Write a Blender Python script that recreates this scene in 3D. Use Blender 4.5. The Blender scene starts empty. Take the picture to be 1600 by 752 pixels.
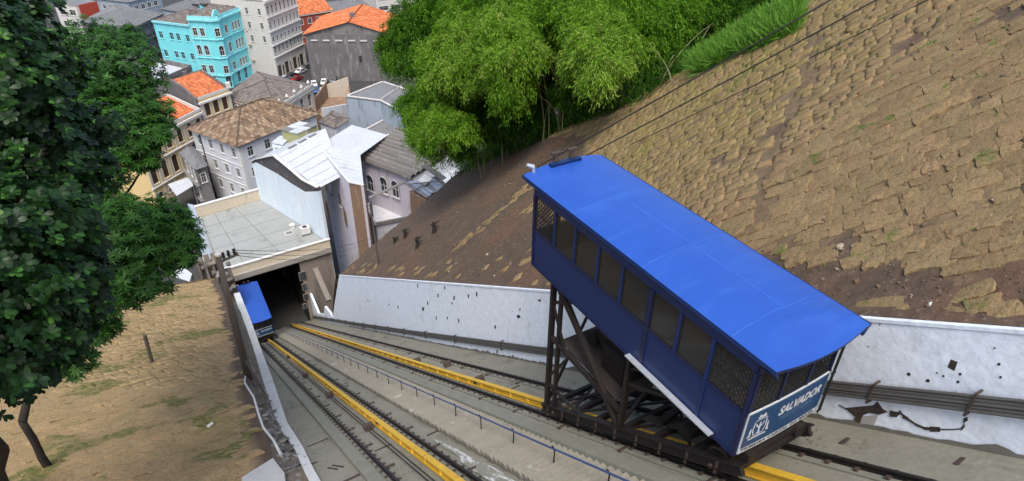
import bpy, bmesh, math, random
import numpy as np
from mathutils import Vector, Matrix, noise
R = math.radians
rng = random.Random(7)
nrg = np.random.default_rng(7)
scene = bpy.context.scene

# ------------------------------------------------------------------ camera, sky, sun, exposure
FOC = 993.9
CF = np.array([0.4271, 0.72337, -0.54251]); CR = np.array([0.86494, -0.50173, 0.01195]); CU = np.array([0.26354, 0.47435, 0.83996])
cam_data = bpy.data.cameras.new('camera'); cam = bpy.data.objects.new('camera', cam_data); scene.collection.objects.link(cam)
cam.matrix_world = Matrix(((CR[0], CU[0], -CF[0], 0), (CR[1], CU[1], -CF[1], 0), (CR[2], CU[2], -CF[2], 0), (0, 0, 0, 1)))
cam_data.sensor_width = 36.0; cam_data.lens = FOC / 1600 * 36; cam_data.clip_start = 0.1; cam_data.clip_end = 6000
scene.camera = cam
SUN_EL, SUN_AZ = 62.0, -152.0          # degrees; azimuth measured from +Y towards +X
world = bpy.data.worlds.new('World'); scene.world = world; world.use_nodes = True
wn = world.node_tree; bg = wn.nodes['Background']
sky = wn.nodes.new('ShaderNodeTexSky'); sky.sky_type = 'NISHITA'; sky.sun_disc = False
sky.sun_elevation = R(SUN_EL); sky.sun_rotation = R(SUN_AZ); sky.air_density = 1.0; sky.dust_density = 4.0; sky.ozone_density = 1.0
wn.links.new(sky.outputs[0], bg.inputs[0]); bg.inputs[1].default_value = 0.15
sd = bpy.data.lights.new('sun', 'SUN'); sun = bpy.data.objects.new('sun', sd); scene.collection.objects.link(sun)
sd.energy = 1.7; sd.angle = R(22); sd.color = (1, 0.96, 0.9)
sdir = Vector((math.sin(R(SUN_AZ)) * math.cos(R(SUN_EL)), math.cos(R(SUN_AZ)) * math.cos(R(SUN_EL)), math.sin(R(SUN_EL))))
sun.rotation_euler = sdir.to_track_quat('Z', 'Y').to_euler()
vs = scene.view_settings; vs.view_transform = 'Standard'; vs.look = 'None'; vs.gamma = 1.0; vs.exposure = 0.64; vs.use_curve_mapping = False

# ------------------------------------------------------------------ survey helpers: sight lines cut with real planes
H0, TS = 8.34, 0.68787
def tz(y): return -H0 - TS * y
def ray(px, py): return CF + (px - 800) / FOC * CR - (py - 376) / FOC * CU
def at_z(px, py, z):
    d = ray(px, py); return Vector(d * (z / d[2]))
def at_x(px, py, x):
    d = ray(px, py); return Vector(d * (x / d[0]))
def at_y(px, py, y):
    d = ray(px, py); return Vector(d * (y / d[1]))
def at_track(px, py):
    d = ray(px, py); return Vector(d * (-H0 / (d[2] + TS * d[1])))

# ------------------------------------------------------------------ materials
MATS = {}
def mat(name, col, rough=0.85, col2=None, scale=1.0, amount=0.5, detail=6, stretch=(1, 1, 1), metallic=0.0, bump=0.0, bscale=None,
        stain=None, stain_scale=0.5, stain_lo=0.5, stain_hi=0.65, stain_stretch=(1, 1, 1), tint=None, rnd=0.0, spec=0.4, fine=0.15, coat=0.0,
        turf=None, spots=None, spot_scale=3.0, spot_lo=0.62, spot_hi=0.68):
    if name in MATS: return MATS[name]
    m = bpy.data.materials.new(name); m.use_nodes = True; MATS[name] = m
    nt = m.node_tree; N = nt.nodes; L = nt.links; b = N['Principled BSDF']
    b.inputs['Roughness'].default_value = rough; b.inputs['Metallic'].default_value = metallic
    b.inputs['Specular IOR Level'].default_value = spec; b.inputs['Coat Weight'].default_value = coat
    geo = N.new('ShaderNodeNewGeometry')
    def vec(st):
        mp = N.new('ShaderNodeMapping'); mp.inputs['Scale'].default_value = st; L.new(geo.outputs['Position'], mp.inputs['Vector']); return mp.outputs[0]
    def nz(sc, det, st=(1, 1, 1), rg=0.6):
        n = N.new('ShaderNodeTexNoise'); n.inputs['Scale'].default_value = sc; n.inputs['Detail'].default_value = det
        n.inputs['Roughness'].default_value = rg; L.new(vec(st), n.inputs['Vector']); return n.outputs[0]
    def ramp(src, lo, hi):
        r = N.new('ShaderNodeMapRange'); r.inputs[1].default_value = lo; r.inputs[2].default_value = hi; r.clamp = True; L.new(src, r.inputs[0]); return r.outputs[0]
    def mix(fac, a, c, blend='MIX'):
        x = N.new('ShaderNodeMix'); x.data_type = 'RGBA'; x.blend_type = blend
        if isinstance(fac, (int, float)): x.inputs[0].default_value = fac
        else: L.new(fac, x.inputs[0])
        for i, s in ((6, a), (7, c)):
            if isinstance(s, tuple): x.inputs[i].default_value = (*s, 1)
            else: L.new(s, x.inputs[i])
        return x.outputs[2]
    c = mix(ramp(nz(scale, detail, stretch), 0.5 - amount * 0.5, 0.5 + amount * 0.5), col, col2 if col2 else tuple(v * 0.75 for v in col))
    if tint:
        at = N.new('ShaderNodeAttribute'); at.attribute_name = 'tint'
        cr = N.new('ShaderNodeValToRGB'); cr.color_ramp.interpolation = 'LINEAR'
        els = cr.color_ramp.elements
        while len(els) < len(tint): els.new(0.5)
        for i, tcol in enumerate(tint):
            els[i].position = i / (len(tint) - 1); els[i].color = (*tcol, 1)
        L.new(at.outputs['Fac'], cr.inputs[0]); c = mix(0.75, c, cr.outputs[0])
    if stain:
        c = mix(ramp(nz(stain_scale, 5, stain_stretch, 0.65), stain_lo, stain_hi), c, stain)
    if spots:
        c = mix(ramp(nz(spot_scale, 4, (1, 1, 1), 0.6), spot_lo, spot_hi), c, spots)
    if turf:
        at2 = N.new('ShaderNodeAttribute'); at2.attribute_name = 'tint'; c = mix(at2.outputs['Fac'], c, mix(ramp(nz(2.2, 8), .35, .65), turf[0], turf[1]))
    if rnd:
        oi = N.new('ShaderNodeObjectInfo'); hs = N.new('ShaderNodeHueSaturation')
        rr = N.new('ShaderNodeMapRange'); rr.inputs[3].default_value = 1 - rnd; rr.inputs[4].default_value = 1 + rnd
        L.new(oi.outputs['Random'], rr.inputs[0]); L.new(rr.outputs[0], hs.inputs['Value']); L.new(c, hs.inputs['Color']); c = hs.outputs[0]
    if fine:
        f = ramp(nz((bscale or scale * 8), 3), 0.2, 0.8)
        v = N.new('ShaderNodeMapRange'); v.inputs[3].default_value = 1 - fine; v.inputs[4].default_value = 1 + fine; L.new(f, v.inputs[0])
        hs2 = N.new('ShaderNodeHueSaturation'); L.new(v.outputs[0], hs2.inputs['Value']); L.new(c, hs2.inputs['Color']); c = hs2.outputs[0]
    L.new(c, b.inputs['Base Color'])
    if bump:
        bp = N.new('ShaderNodeBump'); bp.inputs['Strength'].default_value = 1.0; bp.inputs['Distance'].default_value = bump
        L.new(nz(bscale or scale * 6, 5), bp.inputs['Height']); L.new(bp.outputs[0], b.inputs['Normal'])
    return m
def glass_mat(name, tint, alpha):
    m = bpy.data.materials.new(name); m.use_nodes = True; nt = m.node_tree; b = nt.nodes['Principled BSDF']
    b.inputs['Base Color'].default_value = (*tint, 1); b.inputs['Roughness'].default_value = 0.08; b.inputs['Alpha'].default_value = alpha
    MATS[name] = m; return m

# ------------------------------------------------------------------ mesh building
COL = scene.collection
WM = {}
class G:
    """collects polygons; build() links them as ONE mesh object"""
    def __init__(s): s.v = []; s.f = []; s.m = []; s.t = []; s.cur = 0; s.tint = 0.5; s.tv = []
    def add(s, pts, faces):
        o = len(s.v); s.v += [tuple(p) for p in pts]; s.tv += [s.tint] * len(pts)
        for f in faces: s.f.append([o + i for i in f]); s.m.append(s.cur)
        return s
    def poly(s, *pts): return s.add(pts, [range(len(pts))])
    def box(s, c, size, M=None):
        x, y, z = (d / 2 for d in size); P = [Vector((i * x, j * y, k * z)) for k in (-1, 1) for j in (-1, 1) for i in (-1, 1)]
        if M is not None: P = [M @ p for p in P]
        c = Vector(c); P = [p + c for p in P]
        return s.add(P, [(0, 2, 3, 1), (4, 5, 7, 6), (0, 1, 5, 4), (2, 6, 7, 3), (0, 4, 6, 2), (1, 3, 7, 5)])
    def bx(s, x0, x1, y0, y1, z0, z1): return s.box(((x0 + x1) / 2, (y0 + y1) / 2, (z0 + z1) / 2), (x1 - x0, y1 - y0, z1 - z0))
    def beam(s, p, q, w, h, up=(0, 0, 1)):
        p, q = Vector(p), Vector(q); d = q - p; l = d.length; d = d / l; u = Vector(up)
        r = d.cross(u)
        if r.length < 1e-4: r = d.cross(Vector((0, 1, 0)))
        r.normalize(); u = r.cross(d)
        M = Matrix((r, d, u)).transposed()
        return s.box((p + q) / 2, (w, l, h), M)
    def tube(s, path, r, n=6, cap=True):
        path = [Vector(p) for p in path]; rings = []
        for i, p in enumerate(path):
            a = path[max(0, i - 1)]; b = path[min(len(path) - 1, i + 1)]; d = (b - a).normalized()
            u = d.cross(Vector((0, 0, 1)));
            if u.length < 1e-3: u = d.cross(Vector((1, 0, 0)))
            u.normalize(); w = u.cross(d); rr = r[i] if isinstance(r, (list, tuple)) else r
            rings += [p + (u * math.cos(2 * math.pi * k / n) + w * math.sin(2 * math.pi * k / n)) * rr for k in range(n)]
        F = []
        for i in range(len(path) - 1):
            for k in range(n): F.append((i * n + k, i * n + (k + 1) % n, (i + 1) * n + (k + 1) % n, (i + 1) * n + k))
        if cap: F.append(tuple(range(n))[::-1]); F.append(tuple((len(path) - 1) * n + k for k in range(n)))
        return s.add(rings, F)
    def sweep(s, prof, path_fn, ys, closed=True):
        """prof: (dx,dz) outline, path_fn(y)->(x,y,z)"""
        n = len(prof); V = []
        for y in ys:
            c = path_fn(y); V += [(c[0] + a, c[1], c[2] + b) for a, b in prof]
        F = []
        for i in range(len(ys) - 1):
            for k in range(n if closed else n - 1): F.append((i * n + k, i * n + (k + 1) % n, (i + 1) * n + (k + 1) % n, (i + 1) * n + k))
        if closed: F.append(tuple(range(n))); F.append(tuple((len(ys) - 1) * n + k for k in range(n))[::-1])
        return s.add(V, F)
    def prism(s, pts, off):
        """polygon pts extruded by vector off"""
        n = len(pts); off = Vector(off); P = [Vector(p) for p in pts]; Q = [p + off for p in P]
        return s.add(P + Q, [tuple(range(n))[::-1], tuple(range(n, 2 * n))] + [(k, (k + 1) % n, n + (k + 1) % n, n + k) for k in range(n)])
    def mesh(s, name, mats, M=None, smooth=False, tint=False):
        me = bpy.data.meshes.new(name); V = s.v
        if M is not None: V = [tuple(M @ Vector(v)) for v in V]
        me.from_pydata(V, [], s.f)
        for m in (mats if isinstance(mats, (list, tuple)) else [mats]): me.materials.append(m)
        if any(s.m): me.polygons.foreach_set('material_index', s.m)
        if smooth: me.polygons.foreach_set('use_smooth', [True] * len(s.f))
        if tint:
            a = me.attributes.new('tint', 'FLOAT', 'POINT'); a.data.foreach_set('value', s.tv)
        bm = bmesh.new(); bm.from_mesh(me); bmesh.ops.recalc_face_normals(bm, faces=bm.faces) if not smooth or len(s.f) < 20000 else None; bm.to_mesh(me); bm.free()
        me.update(); return me
    def build(s, name, mats, parent=None, kind=None, smooth=False, tint=False, local=False, label=None):
        M = None
        if parent is not None and not local: M = WM.get(parent, Matrix()).inverted()
        o = bpy.data.objects.new(name, s.mesh(name, mats, M, smooth, tint)); COL.objects.link(o)
        if parent is not None: o.parent = parent; WM[o] = WM.get(parent, Matrix())
        if kind: o['kind'] = kind
        if label: o['label'] = label
        return o
def thing(name, label, cat, loc=(0, 0, 0), group=None, rotz=0.0):
    o = bpy.data.objects.new(name, None); COL.objects.link(o); o.location = loc; o.rotation_euler = (0, 0, rotz); o.empty_display_size = 0.3
    o['label'] = label; o['category'] = cat
    if group: o['group'] = group
    WM[o] = Matrix.Translation(Vector(loc)) @ Matrix.Rotation(rotz, 4, 'Z'); return o
def tag(o, label, cat, group=None):
    o['label'] = label; o['category'] = cat
    if group: o['group'] = group
    return o
def place(name, me, parent, Mw, label=None):
    o = bpy.data.objects.new(name, me); COL.objects.link(o)
    if parent is not None: o.parent = parent; o.matrix_local = WM.get(parent, Matrix()).inverted() @ Mw; WM[o] = Mw
    else: o.matrix_world = Mw
    if label: o['label'] = label
    return o
def copy_tree(o, parent=None):
    c = o.copy(); COL.objects.link(c)
    if parent is not None: c.parent = parent
    for ch in o.children: copy_tree(ch, c)
    return c
def fast_mesh(name, V, F, mats, tint=None, smooth=False):
    """V (n,3) array, F (m,4) array of quads"""
    me = bpy.data.meshes.new(name); V = np.asarray(V, np.float32); F = np.asarray(F, np.int32); k = F.shape[1]
    me.vertices.add(len(V)); me.vertices.foreach_set('co', V.ravel()); me.loops.add(F.size); me.loops.foreach_set('vertex_index', F.ravel())
    me.polygons.add(len(F)); me.polygons.foreach_set('loop_start', np.arange(0, F.size, k, dtype=np.int32))
    me.polygons.foreach_set('loop_total', np.full(len(F), k, np.int32))
    for m in (mats if isinstance(mats, (list, tuple)) else [mats]): me.materials.append(m)
    if tint is not None:
        a = me.attributes.new('tint', 'FLOAT', 'POINT'); a.data.foreach_set('value', np.asarray(tint, np.float32))
    if smooth: me.polygons.foreach_set('use_smooth', np.ones(len(F), bool))
    me.update(calc_edges=True); me.validate(); return me
def unit(a): return a / np.maximum(np.linalg.norm(a, axis=-1, keepdims=True), 1e-6)

# ------------------------------------------------------------------ palette
M_conc = mat('track_concrete', (0.275, 0.265, 0.21), 0.95, (0.185, 0.178, 0.14), 0.9, 0.8, bump=0.012, bscale=9, stain=(0.12, 0.115, 0.09), stain_scale=0.8, stain_lo=0.55, stain_hi=0.75, stain_stretch=(1.6, 0.35, 0.35))
M_kerb = mat('kerb_concrete', (0.25, 0.25, 0.2), 0.95, (0.16, 0.16, 0.125), 1.5, 0.9, bump=0.01, bscale=11)
M_stepc = mat('step_concrete', (0.25, 0.235, 0.19), 0.95, (0.17, 0.16, 0.13), 1.3, 0.9, bump=0.008, bscale=12, stain=(0.42, 0.42, 0.4), stain_scale=0.7, stain_lo=0.63, stain_hi=0.72)
M_rail = mat('rail_steel', (0.035, 0.032, 0.03), 0.5, (0.02, 0.018, 0.016), 4, 0.8, metallic=0.5)
M_yellow = mat('yellow_paint', (0.7, 0.43, 0.035), 0.55, (0.55, 0.34, 0.04), 2.3, 0.9, stain=(0.25, 0.17, 0.06), stain_scale=3.5, stain_lo=0.6, stain_hi=0.8, spots=(.12, .08, .05), spot_scale=9, spot_lo=.7, spot_hi=.74)
M_rust = mat('rusty_iron', (0.075, 0.05, 0.04), 0.85, (0.04, 0.03, 0.027), 5, 0.9, bump=0.004)
M_white = mat('white_plaster', (0.79, 0.85, 0.92), 0.9, (0.7, 0.77, 0.86), 0.7, 0.9, bump=0.015, bscale=5, stain=(0.42, 0.43, 0.42), stain_scale=1.0, stain_lo=0.58, stain_hi=0.9, stain_stretch=(1, 1, 0.5), spots=(0.16, 0.16, 0.12), spot_scale=4.5, spot_lo=0.7, spot_hi=0.74)
M_soil = mat('bare_soil', (0.125, 0.086, 0.058), 0.98, (0.06, 0.042, 0.031), 0.9, 0.8, detail=10, bump=0.06, bscale=3.5, fine=0.35, turf=((0.19, 0.135, 0.075), (0.125, 0.09, 0.05)), spots=(0.22, 0.165, 0.11), spot_scale=7, spot_lo=0.62, spot_hi=0.7, stain=(0.13, 0.07, 0.043), stain_scale=0.22, stain_lo=0.5, stain_hi=0.7)
M_soil_l = mat('bank_soil', (0.125, 0.086, 0.058), 0.98, (0.06, 0.042, 0.031), 0.9, 0.8, detail=10, bump=0.05, bscale=4, fine=0.3, turf=((0.36, 0.255, 0.135), (0.26, 0.18, 0.095)))
M_iron = mat('chassis_iron', (0.013, 0.011, 0.011), 0.6, (0.024, 0.018, 0.016), 3, 0.9, metallic=0.2)
M_deckp = mat('brown_plate', (0.05, 0.038, 0.035), 0.9, (0.03, 0.024, 0.021), 2.5, 0.9)
M_blue = mat('roof_blue', (0.017, 0.073, 0.35), 0.36, (0.022, 0.085, 0.4), 0.8, 0.7, stretch=(0.6, 1.6, 1), fine=0.05, spec=0.45, bump=.012, bscale=2.5, stain=(0.03, 0.105, 0.42), stain_scale=1.6, stain_lo=0.52, stain_hi=0.8, stain_stretch=(0.3, 1.2, 1), spots=(0.3, 0.45, 0.8), spot_scale=9, spot_lo=0.75, spot_hi=0.8)
M_navy = mat('body_navy', (0.005, 0.018, 0.08), 0.42, (0.007, 0.023, 0.1), 1.2, 0.8, fine=0.06, stain=(0.022, 0.038, 0.11), stain_scale=1.6, stain_lo=0.6, stain_hi=0.8, stain_stretch=(1, .6, 1.5), spots=(.05, .05, .07), spot_scale=7, spot_lo=.68, spot_hi=.74)
M_navy2 = mat('frame_navy', (0.006, 0.011, 0.045), 0.45, (0.008, 0.014, 0.06), 2, 0.8, fine=0.06)
M_sign = mat('sign_blue', (0.012, 0.06, 0.16), 0.4, (0.012, 0.05, 0.135), 2, 0.8, fine=0.05)
M_signw = mat('sign_white', (0.58, 0.6, 0.62), 0.5, (0.48, 0.51, 0.53), 3, 0.8)
M_signk = mat('sign_lettering_dark', (0.03, 0.05, 0.09), 0.5)
M_alu = mat('footboard_aluminium', (0.62, 0.66, 0.72), 0.4, (0.5, 0.54, 0.6), 6, 0.8, metallic=0.6)
M_dark = mat('dark_fitting', (0.015, 0.015, 0.016), 0.6)
M_beige = mat('cabin_lining', (0.36, 0.32, 0.265), 0.8, (.28, .25, .21), 3, .8)
M_pane = glass_mat('tinted_glass', (0.03, 0.03, 0.028), 0.36)
M_glassd = mat('window_dark', (0.03, 0.036, 0.042), 0.15, (0.06, 0.065, 0.07), 0.4, 0.9, fine=0, spec=0.5)
M_trim = mat('white_trim', (0.68, 0.68, 0.66), 0.8, (0.55, 0.55, 0.52), 1.5, 0.8)
M_wood = mat('pole_wood', (0.13, 0.11, 0.09), 0.95, (0.07, 0.06, 0.05), 3, 0.9, stretch=(3, 3, 0.4))
M_bark = mat('bark', (0.035, 0.029, 0.023), 0.95, (0.02, 0.016, 0.013), 4, 0.9, stretch=(2, 2, 0.5), bump=0.02)
M_pipe = mat('pipe_grey', (0.15, 0.145, 0.14), 0.6, (0.085, 0.08, 0.075), 2, 0.9, metallic=0.2)
M_moss = mat('drain_moss', (0.03, 0.035, 0.02), 0.95, (0.015, 0.015, 0.012), 8, 0.9)
M_hole = mat('broken_plaster', (0.075, 0.055, 0.042), 0.98, (0.018, 0.015, 0.013), 5, 0.6, bump=0.03, bscale=6)
M_asph = mat('asphalt', (0.055, 0.055, 0.055), 0.95, (0.04, 0.04, 0.04), 0.3, 0.8)
# ================================================================== TRACK BED
def gzn(x, y, s=1.0, k=0): return noise.noise(Vector((x * s, y * s, 3.7 + k)))
YS = [-8 + 0.5 * i for i in range(187)]                   # -8 .. 85
def bed_strip(xa, xb, dz, n=4, amp=0.015, name='track_bed', m=None, step=0.5):
    g = G(); xs = [xa + (xb - xa) * i / n for i in range(n + 1)]; ny = len(YS)
    P = [(x, y, tz(y) + dz + amp * gzn(x, y, 1.7)) for y in YS for x in xs]
    F = [(j * (n + 1) + i, j * (n + 1) + i + 1, (j + 1) * (n + 1) + i + 1, (j + 1) * (n + 1) + i) for j in range(ny - 1) for i in range(n)]
    g.add(P, F); return g
g = bed_strip(0.9, 12.5, 0.0, 24, 0.03)
bed = g.build('track_bed', M_conc, kind='structure', smooth=True)
def along(g, x, dz, prof, y0=-8, y1=84, step=3.0):
    n = int((y1 - y0) / step); g.sweep(prof, lambda y: (x, y, tz(y) + dz), [y0 + (y1 - y0) * i / n for i in range(n + 1)])
def rect(w, h): return [(-w / 2, 0), (w / 2, 0), (w / 2, h), (-w / 2, h)]
# raised longitudinal plinths carrying the rails
g = G(); along(g, 2.83, -0.05, rect(0.42, 0.24)); g.build('rail_plinth', M_kerb, bed)
g = G(); along(g, 3.3, -0.05, rect(0.46, 0.1)); along(g, 4.95, -0.05, rect(0.5, 0.1)); g.build('rail_plinth', M_kerb, bed)
g = G(); along(g, 8.63, -0.05, rect(0.6, 0.1)); along(g, 10.38, -0.05, rect(0.5, 0.1)); g.build('rail_plinth', M_kerb, bed)
g = G(); along(g, 7.72, -0.1, [(-0.3, 0), (0.3, 0), (0.24, 0.36), (-0.2, 0.36)], step=1.0); g.build('kerb', M_kerb, bed)
g = G(); along(g, 11.55, -0.1, [(-0.42, 0), (0.5, 0), (0.5, 0.16), (-0.1, 0.12)], step=1.0); g.build('gutter_bench', M_conc, bed)
# thin horizontal seams and patches of the concrete: sheets 4 mm proud
def deck_piece(name, px, py, lx, ly, m, rot=0, hgt=0.05, dz=0.0):
    p = at_track(px, py); g = G(); M = Matrix.Rotation(-math.atan(TS), 3, 'X') @ Matrix.Rotation(rot, 3, 'Z')
    g.box(p + Vector((0, 0, dz)), (lx, ly, hgt), M); return g.build(name, m, bed)
for px, py in ((577, 672), (516, 621), (478, 590), (751, 597), (653, 567), (1060, 702 - 30), (700, 573), (452, 560)):
    g = G(); p = at_track(px, py); M = Matrix.Rotation(-math.atan(TS), 3, 'X'); g.box(p + Vector((0, 0, .1)), (0.34, 0.2, 0.16), M)
    g.tube([p + M @ Vector((-.2, 0, .2)), p + M @ Vector((.2, 0, .2))], 0.11, 8); g.build('cable_pulley', M_rust, bed)
for px, py, lx in ((597, 701, 0.75), (677, 677, 0.5), (742, 648, 0.55), (487, 726, 0.4), (454, 672, 0.35), (427, 607, 0.3), (497, 692, 0.9), (803, 607, 0.6), (540, 600, .4), (640, 640, .3), (1320, 690, .3), (1500, 722, .3)):
    deck_piece('drain_slot', px, py, lx, 0.09, M_rust, 0.05, 0.06)
for px, py, lx, ly in ((528, 729, .06, .8), (520, 733, .06, .7), (556, 745, 0.9, .16)):
    deck_piece('drain_grating', px, py, lx, ly, M_rust, 0.1 if lx > ly else 0.35, 0.06)
# lime-washed patch beside the stair
g = G(); 
Pl = [(5.2 + .10 * gzn(y, 1, 1.3) - (.05 if y < 12 else -.12), y) for y in [3 + .6 * i for i in range(20)]]; Pr = [(5.62 + .10 * gzn(y, 7, 1.5) - max(0, y - 11) * .06, y) for y in [3 + .6 * i for i in range(20)]]
for i in range(19): g.poly(*[(x, y, tz(y) + 0.05) for x, y in (Pl[i], Pr[i], Pr[i + 1], Pl[i + 1])])
g.build('lime_wash', mat('lime_wash_white', (0.25, 0.25, 0.2), 0.95, (0.22, 0.22, 0.18), 1.5, 0.6, stain=(.6, .61, .6), stain_scale=2.5, stain_lo=.5, stain_hi=.62, stain_stretch=(2, .5, .5)), bed)

# rails with their clips; yellow guide beams; haul cables
RP = [(-.07, 0), (.07, 0), (.07, .02), (.018, .04), (.018, .1), (.04, .105), (.04, .15), (-.04, .15), (-.04, .105), (-.018, .1), (-.018, .04), (-.07, .02)]
RAILS = ((3.3, 'track rail furthest left, next to the raised ledge'), (4.95, 'track rail on the right of the lower yellow beam'), (8.63, 'track rail between the stair kerb and the upper yellow beam'), (10.38, 'track rail furthest right, below the white wall'))
for x, lab in RAILS:
    t = thing('rail', 'dark steel ' + lab, 'rail', (x, -8, tz(-8)), 'running rails of the incline')
    g = G(); along(g, x, 0.05, RP, step=4); g.build('rail_bar', M_rail, t)
    g = G(); M = Matrix.Rotation(-math.atan(TS), 3, 'X'); y = -3.0; k = 0
    while y < 80:
        for s in (-1, 1):
            g.box((x + s * 0.12, y, tz(y) + 0.075), (0.11, 0.09, 0.06), M)
            if k % 5 == 0 and s == (1 if x < 6 else -1): g.box((x + s * 0.22, y + .2, tz(y + .2) + 0.06), (0.34, 0.1, 0.05), M)
        y += 0.55; k += 1
    g.build('clip', M_rust, t, kind='stuff')
for x, lab in ((4.47, 'yellow painted steel guide beam of the left hand track leading to the lower blue car'), (9.07, 'yellow painted steel guide beam of the right hand track running under the near blue car')):
    t = thing('guide_beam', lab, 'steel beam', (x, -8, tz(-8)), 'yellow guide beams')
    g = G(); along(g, x, 0.04, rect(0.22, 0.03), step=5); g.build('bottom_flange', M_yellow, t)
    g = G(); along(g, x, 0.07, rect(0.05, 0.27), step=5); g.build('web', M_yellow, t)
    g = G(); along(g, x, 0.34, rect(0.2, 0.03), step=5); g.build('top_flange', M_yellow, t)
    g = G(); M = Matrix.Rotation(-math.atan(TS), 3, 'X')
    for i in range(70): y = -6 + i * 1.25; g.box((x, y, tz(y) + 0.22), (0.16, 0.03, 0.26), M)
    g.build('stiffener', M_yellow, t, kind='stuff')
    g = G()
    for i in range(16): y = -4 + i * 5.6; g.box((x, y, tz(y) + 0.21), (.07, .34, .16), M); g.box((x, y, tz(y) + .362), (.206, .012, .02), M)
    g.build('joint_plate', M_rust, t, kind='stuff')
for i, x in enumerate((3.95, 4.08)):
    g = G(); g.tube([(x, y, tz(y) + 0.16) for y in (-8, 20, 45, 69)], 0.022, 5)
    tag(g.build('haul_cable', M_rail), ('left' if i == 0 else 'right') + ' one of two thin steel haul cables beside the lower yellow beam', 'cable', 'haul cables')

# ------------------------------------------------------------------ stair of many small treads, and handrail
st = thing('stairway', 'long narrow concrete stair of small treads between the two tracks', 'stairs', (6.6, 4, tz(4)))
RUN = 0.27; RISE = RUN * TS; M4 = Matrix
g = G(); g.bx(-0.78, 0.78, 0, RUN + .02, -0.16, 0.0); me0 = g.mesh('step', M_stepc)
g = G(); g.bx(-0.80, 0.77, 0, RUN + .02, -0.17, 0.006); me1 = g.mesh('step', M_stepc)
y = 1.0; k = 0
while k < 288:
    place('step', me0 if k % 3 else me1, st, Matrix.Translation((6.58 + rng.uniform(-.006, .006), y, tz(y) + 0.14 + rng.uniform(-.004, .004)))); y += RUN; k += 1
hr = thing('handrail', 'thin blue tubular handrail with bent posts running down beside the stair', 'railing', (6.58, 5, tz(5)))
HX = 6.62
g = G(); g.tube([(HX + .02 * gzn(y, 0), y, tz(y) + 0.86) for y in [2 + 2.1 * i for i in range(36)]], 0.028, 6); g.build('rail_tube', mat('handrail_blue', (0.035, 0.06, 0.17), 0.5, (0.05, 0.08, 0.2), 3, 0.8), hr)
g = G(); g.tube([(0, 0, -0.1), (0, 0, .72), (0.0, .05, .82), (0, .12, .80)], 0.02, 6); pm = g.mesh('post', M_dark, smooth=True)
for i in range(36):
    y = 2.57 + 2.1 * i; place('post', pm, hr, Matrix.Translation((HX, y, tz(y) + 0.06)) @ Matrix.Rotation(rng.uniform(-.03, .03), 4, 'Y'))

# ------------------------------------------------------------------ right retaining wall
def wtop(y):                       # height of the white wall's top edge
    P = [(-12, 1.8), (2.8, -7.27), (5.4, -8.88), (17.8, -16.38), (56.7, -40.24), (60, -42.3)]
    for (a, za), (b, zb) in zip(P, P[1:]):
        if y <= b: return za + (zb - za) * (y - a) / (b - a)
    return P[-1][1]
WX = 12.1
rw = thing('retaining_wall', 'long white plastered retaining wall with weep holes and cracks along the right track', 'wall', (WX, 0, wtop(0)))
ys = [-10 + 0.75 * i for i in range(89)]; ys = [y for y in ys if y < 56.7] + [56.7]
V = []; nz_ = 8
for y in ys:
    zt, zb = wtop(y), tz(y) - 0.3
    for k in range(nz_ + 1):
        f = k / nz_; V.append((WX - 0.1 * (1 - f) + 0.02 * gzn(y * 1.1, f * 6), y, zb + (zt - zb) * f))
g = G(); n = nz_ + 1
g.add(V, [(j * n + k, j * n + k + 1, (j + 1) * n + k + 1, (j + 1) * n + k) for j in range(len(ys) - 1) for k in range(nz_)])
g.build('plaster_face', M_white, rw, smooth=True)
g = G()
for a, b in zip(ys, ys[1:]): g.add([(WX - .03, a, wtop(a) + .03), (WX + .1, a, wtop(a) + .035), (WX + .1, b, wtop(b) + .035), (WX - .03, b, wtop(b) + .03), (WX - .03, a, wtop(a) - .06), (WX - .03, b, wtop(b) - .06)], [(0, 1, 2, 3), (4, 0, 3, 5)])
g.build('coping', M_white, rw)
# ragged lower end of the wall, broken into spikes
rag = [(530, 430), (522, 480), (520, 496), (507, 479), (506, 492), (497, 490), (485, 461), (476, 446), (474, 480), (480, 498), (500, 512), (531, 516)]
pts = [at_x(px, py, WX - 0.02) for px, py in rag]
zA = wtop(56.7); g = G(); g.prism([Vector((WX - .02, 56.7, zA)), *pts[1:-1], Vector((WX - .05, 56.7, tz(56.7) - .3))], (0.3, 0, 0)); g.build('broken_end', M_white, rw)
def xwall(y, z): 
    f = min(1, max(0, (z - tz(y)) / (wtop(y) - tz(y)))); return WX - 0.1 * (1 - f)
def wall_patch(name, m, pix, out=0.022, label=None, d=0.05):
    g = G(); P = [at_x(px, py, WX - .05) for px, py in pix]
    P = [Vector((xwall(p.y, p.z) - out, p.y, p.z)) for p in P]
    g.prism(P, (d, 0, 0)); return g.build(name, m, rw, label=label)
holes = [(661, 483, 2.2, 4), (694, 450, 1.2, 3), (652, 447, 1, 4), (622, 445, 1, 4), (684, 462, 1.3, 4), (709, 466, 1.6, 5), (741, 497, 1.5, 5), (717, 501, 1.4, 4), (774, 511, 1.5, 4), (797, 486, 2, 6), (744, 460, 1.5, 5), (731, 463, 1.2, 4), (829, 511, 2, 5), (682, 497, 1, 4), (699, 497, 1, 3), (640, 494, 1, 3), (608, 476, 1, 2), (622, 480, 1, 3), (590, 468, 1, 2), (575, 470, 1, 2), (760, 557, 1, 4), (730, 546, 1, 4), (778, 549, 1.2, 4), (803, 558, 1.3, 5), (825, 572, 1.3, 5), (714, 544, 1, 3), (812, 484, 1, 3), (782, 489, 1, 3), (668, 474, 1, 4), (706, 474, 1, 3), (855, 462, 1, 3)]
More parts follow.
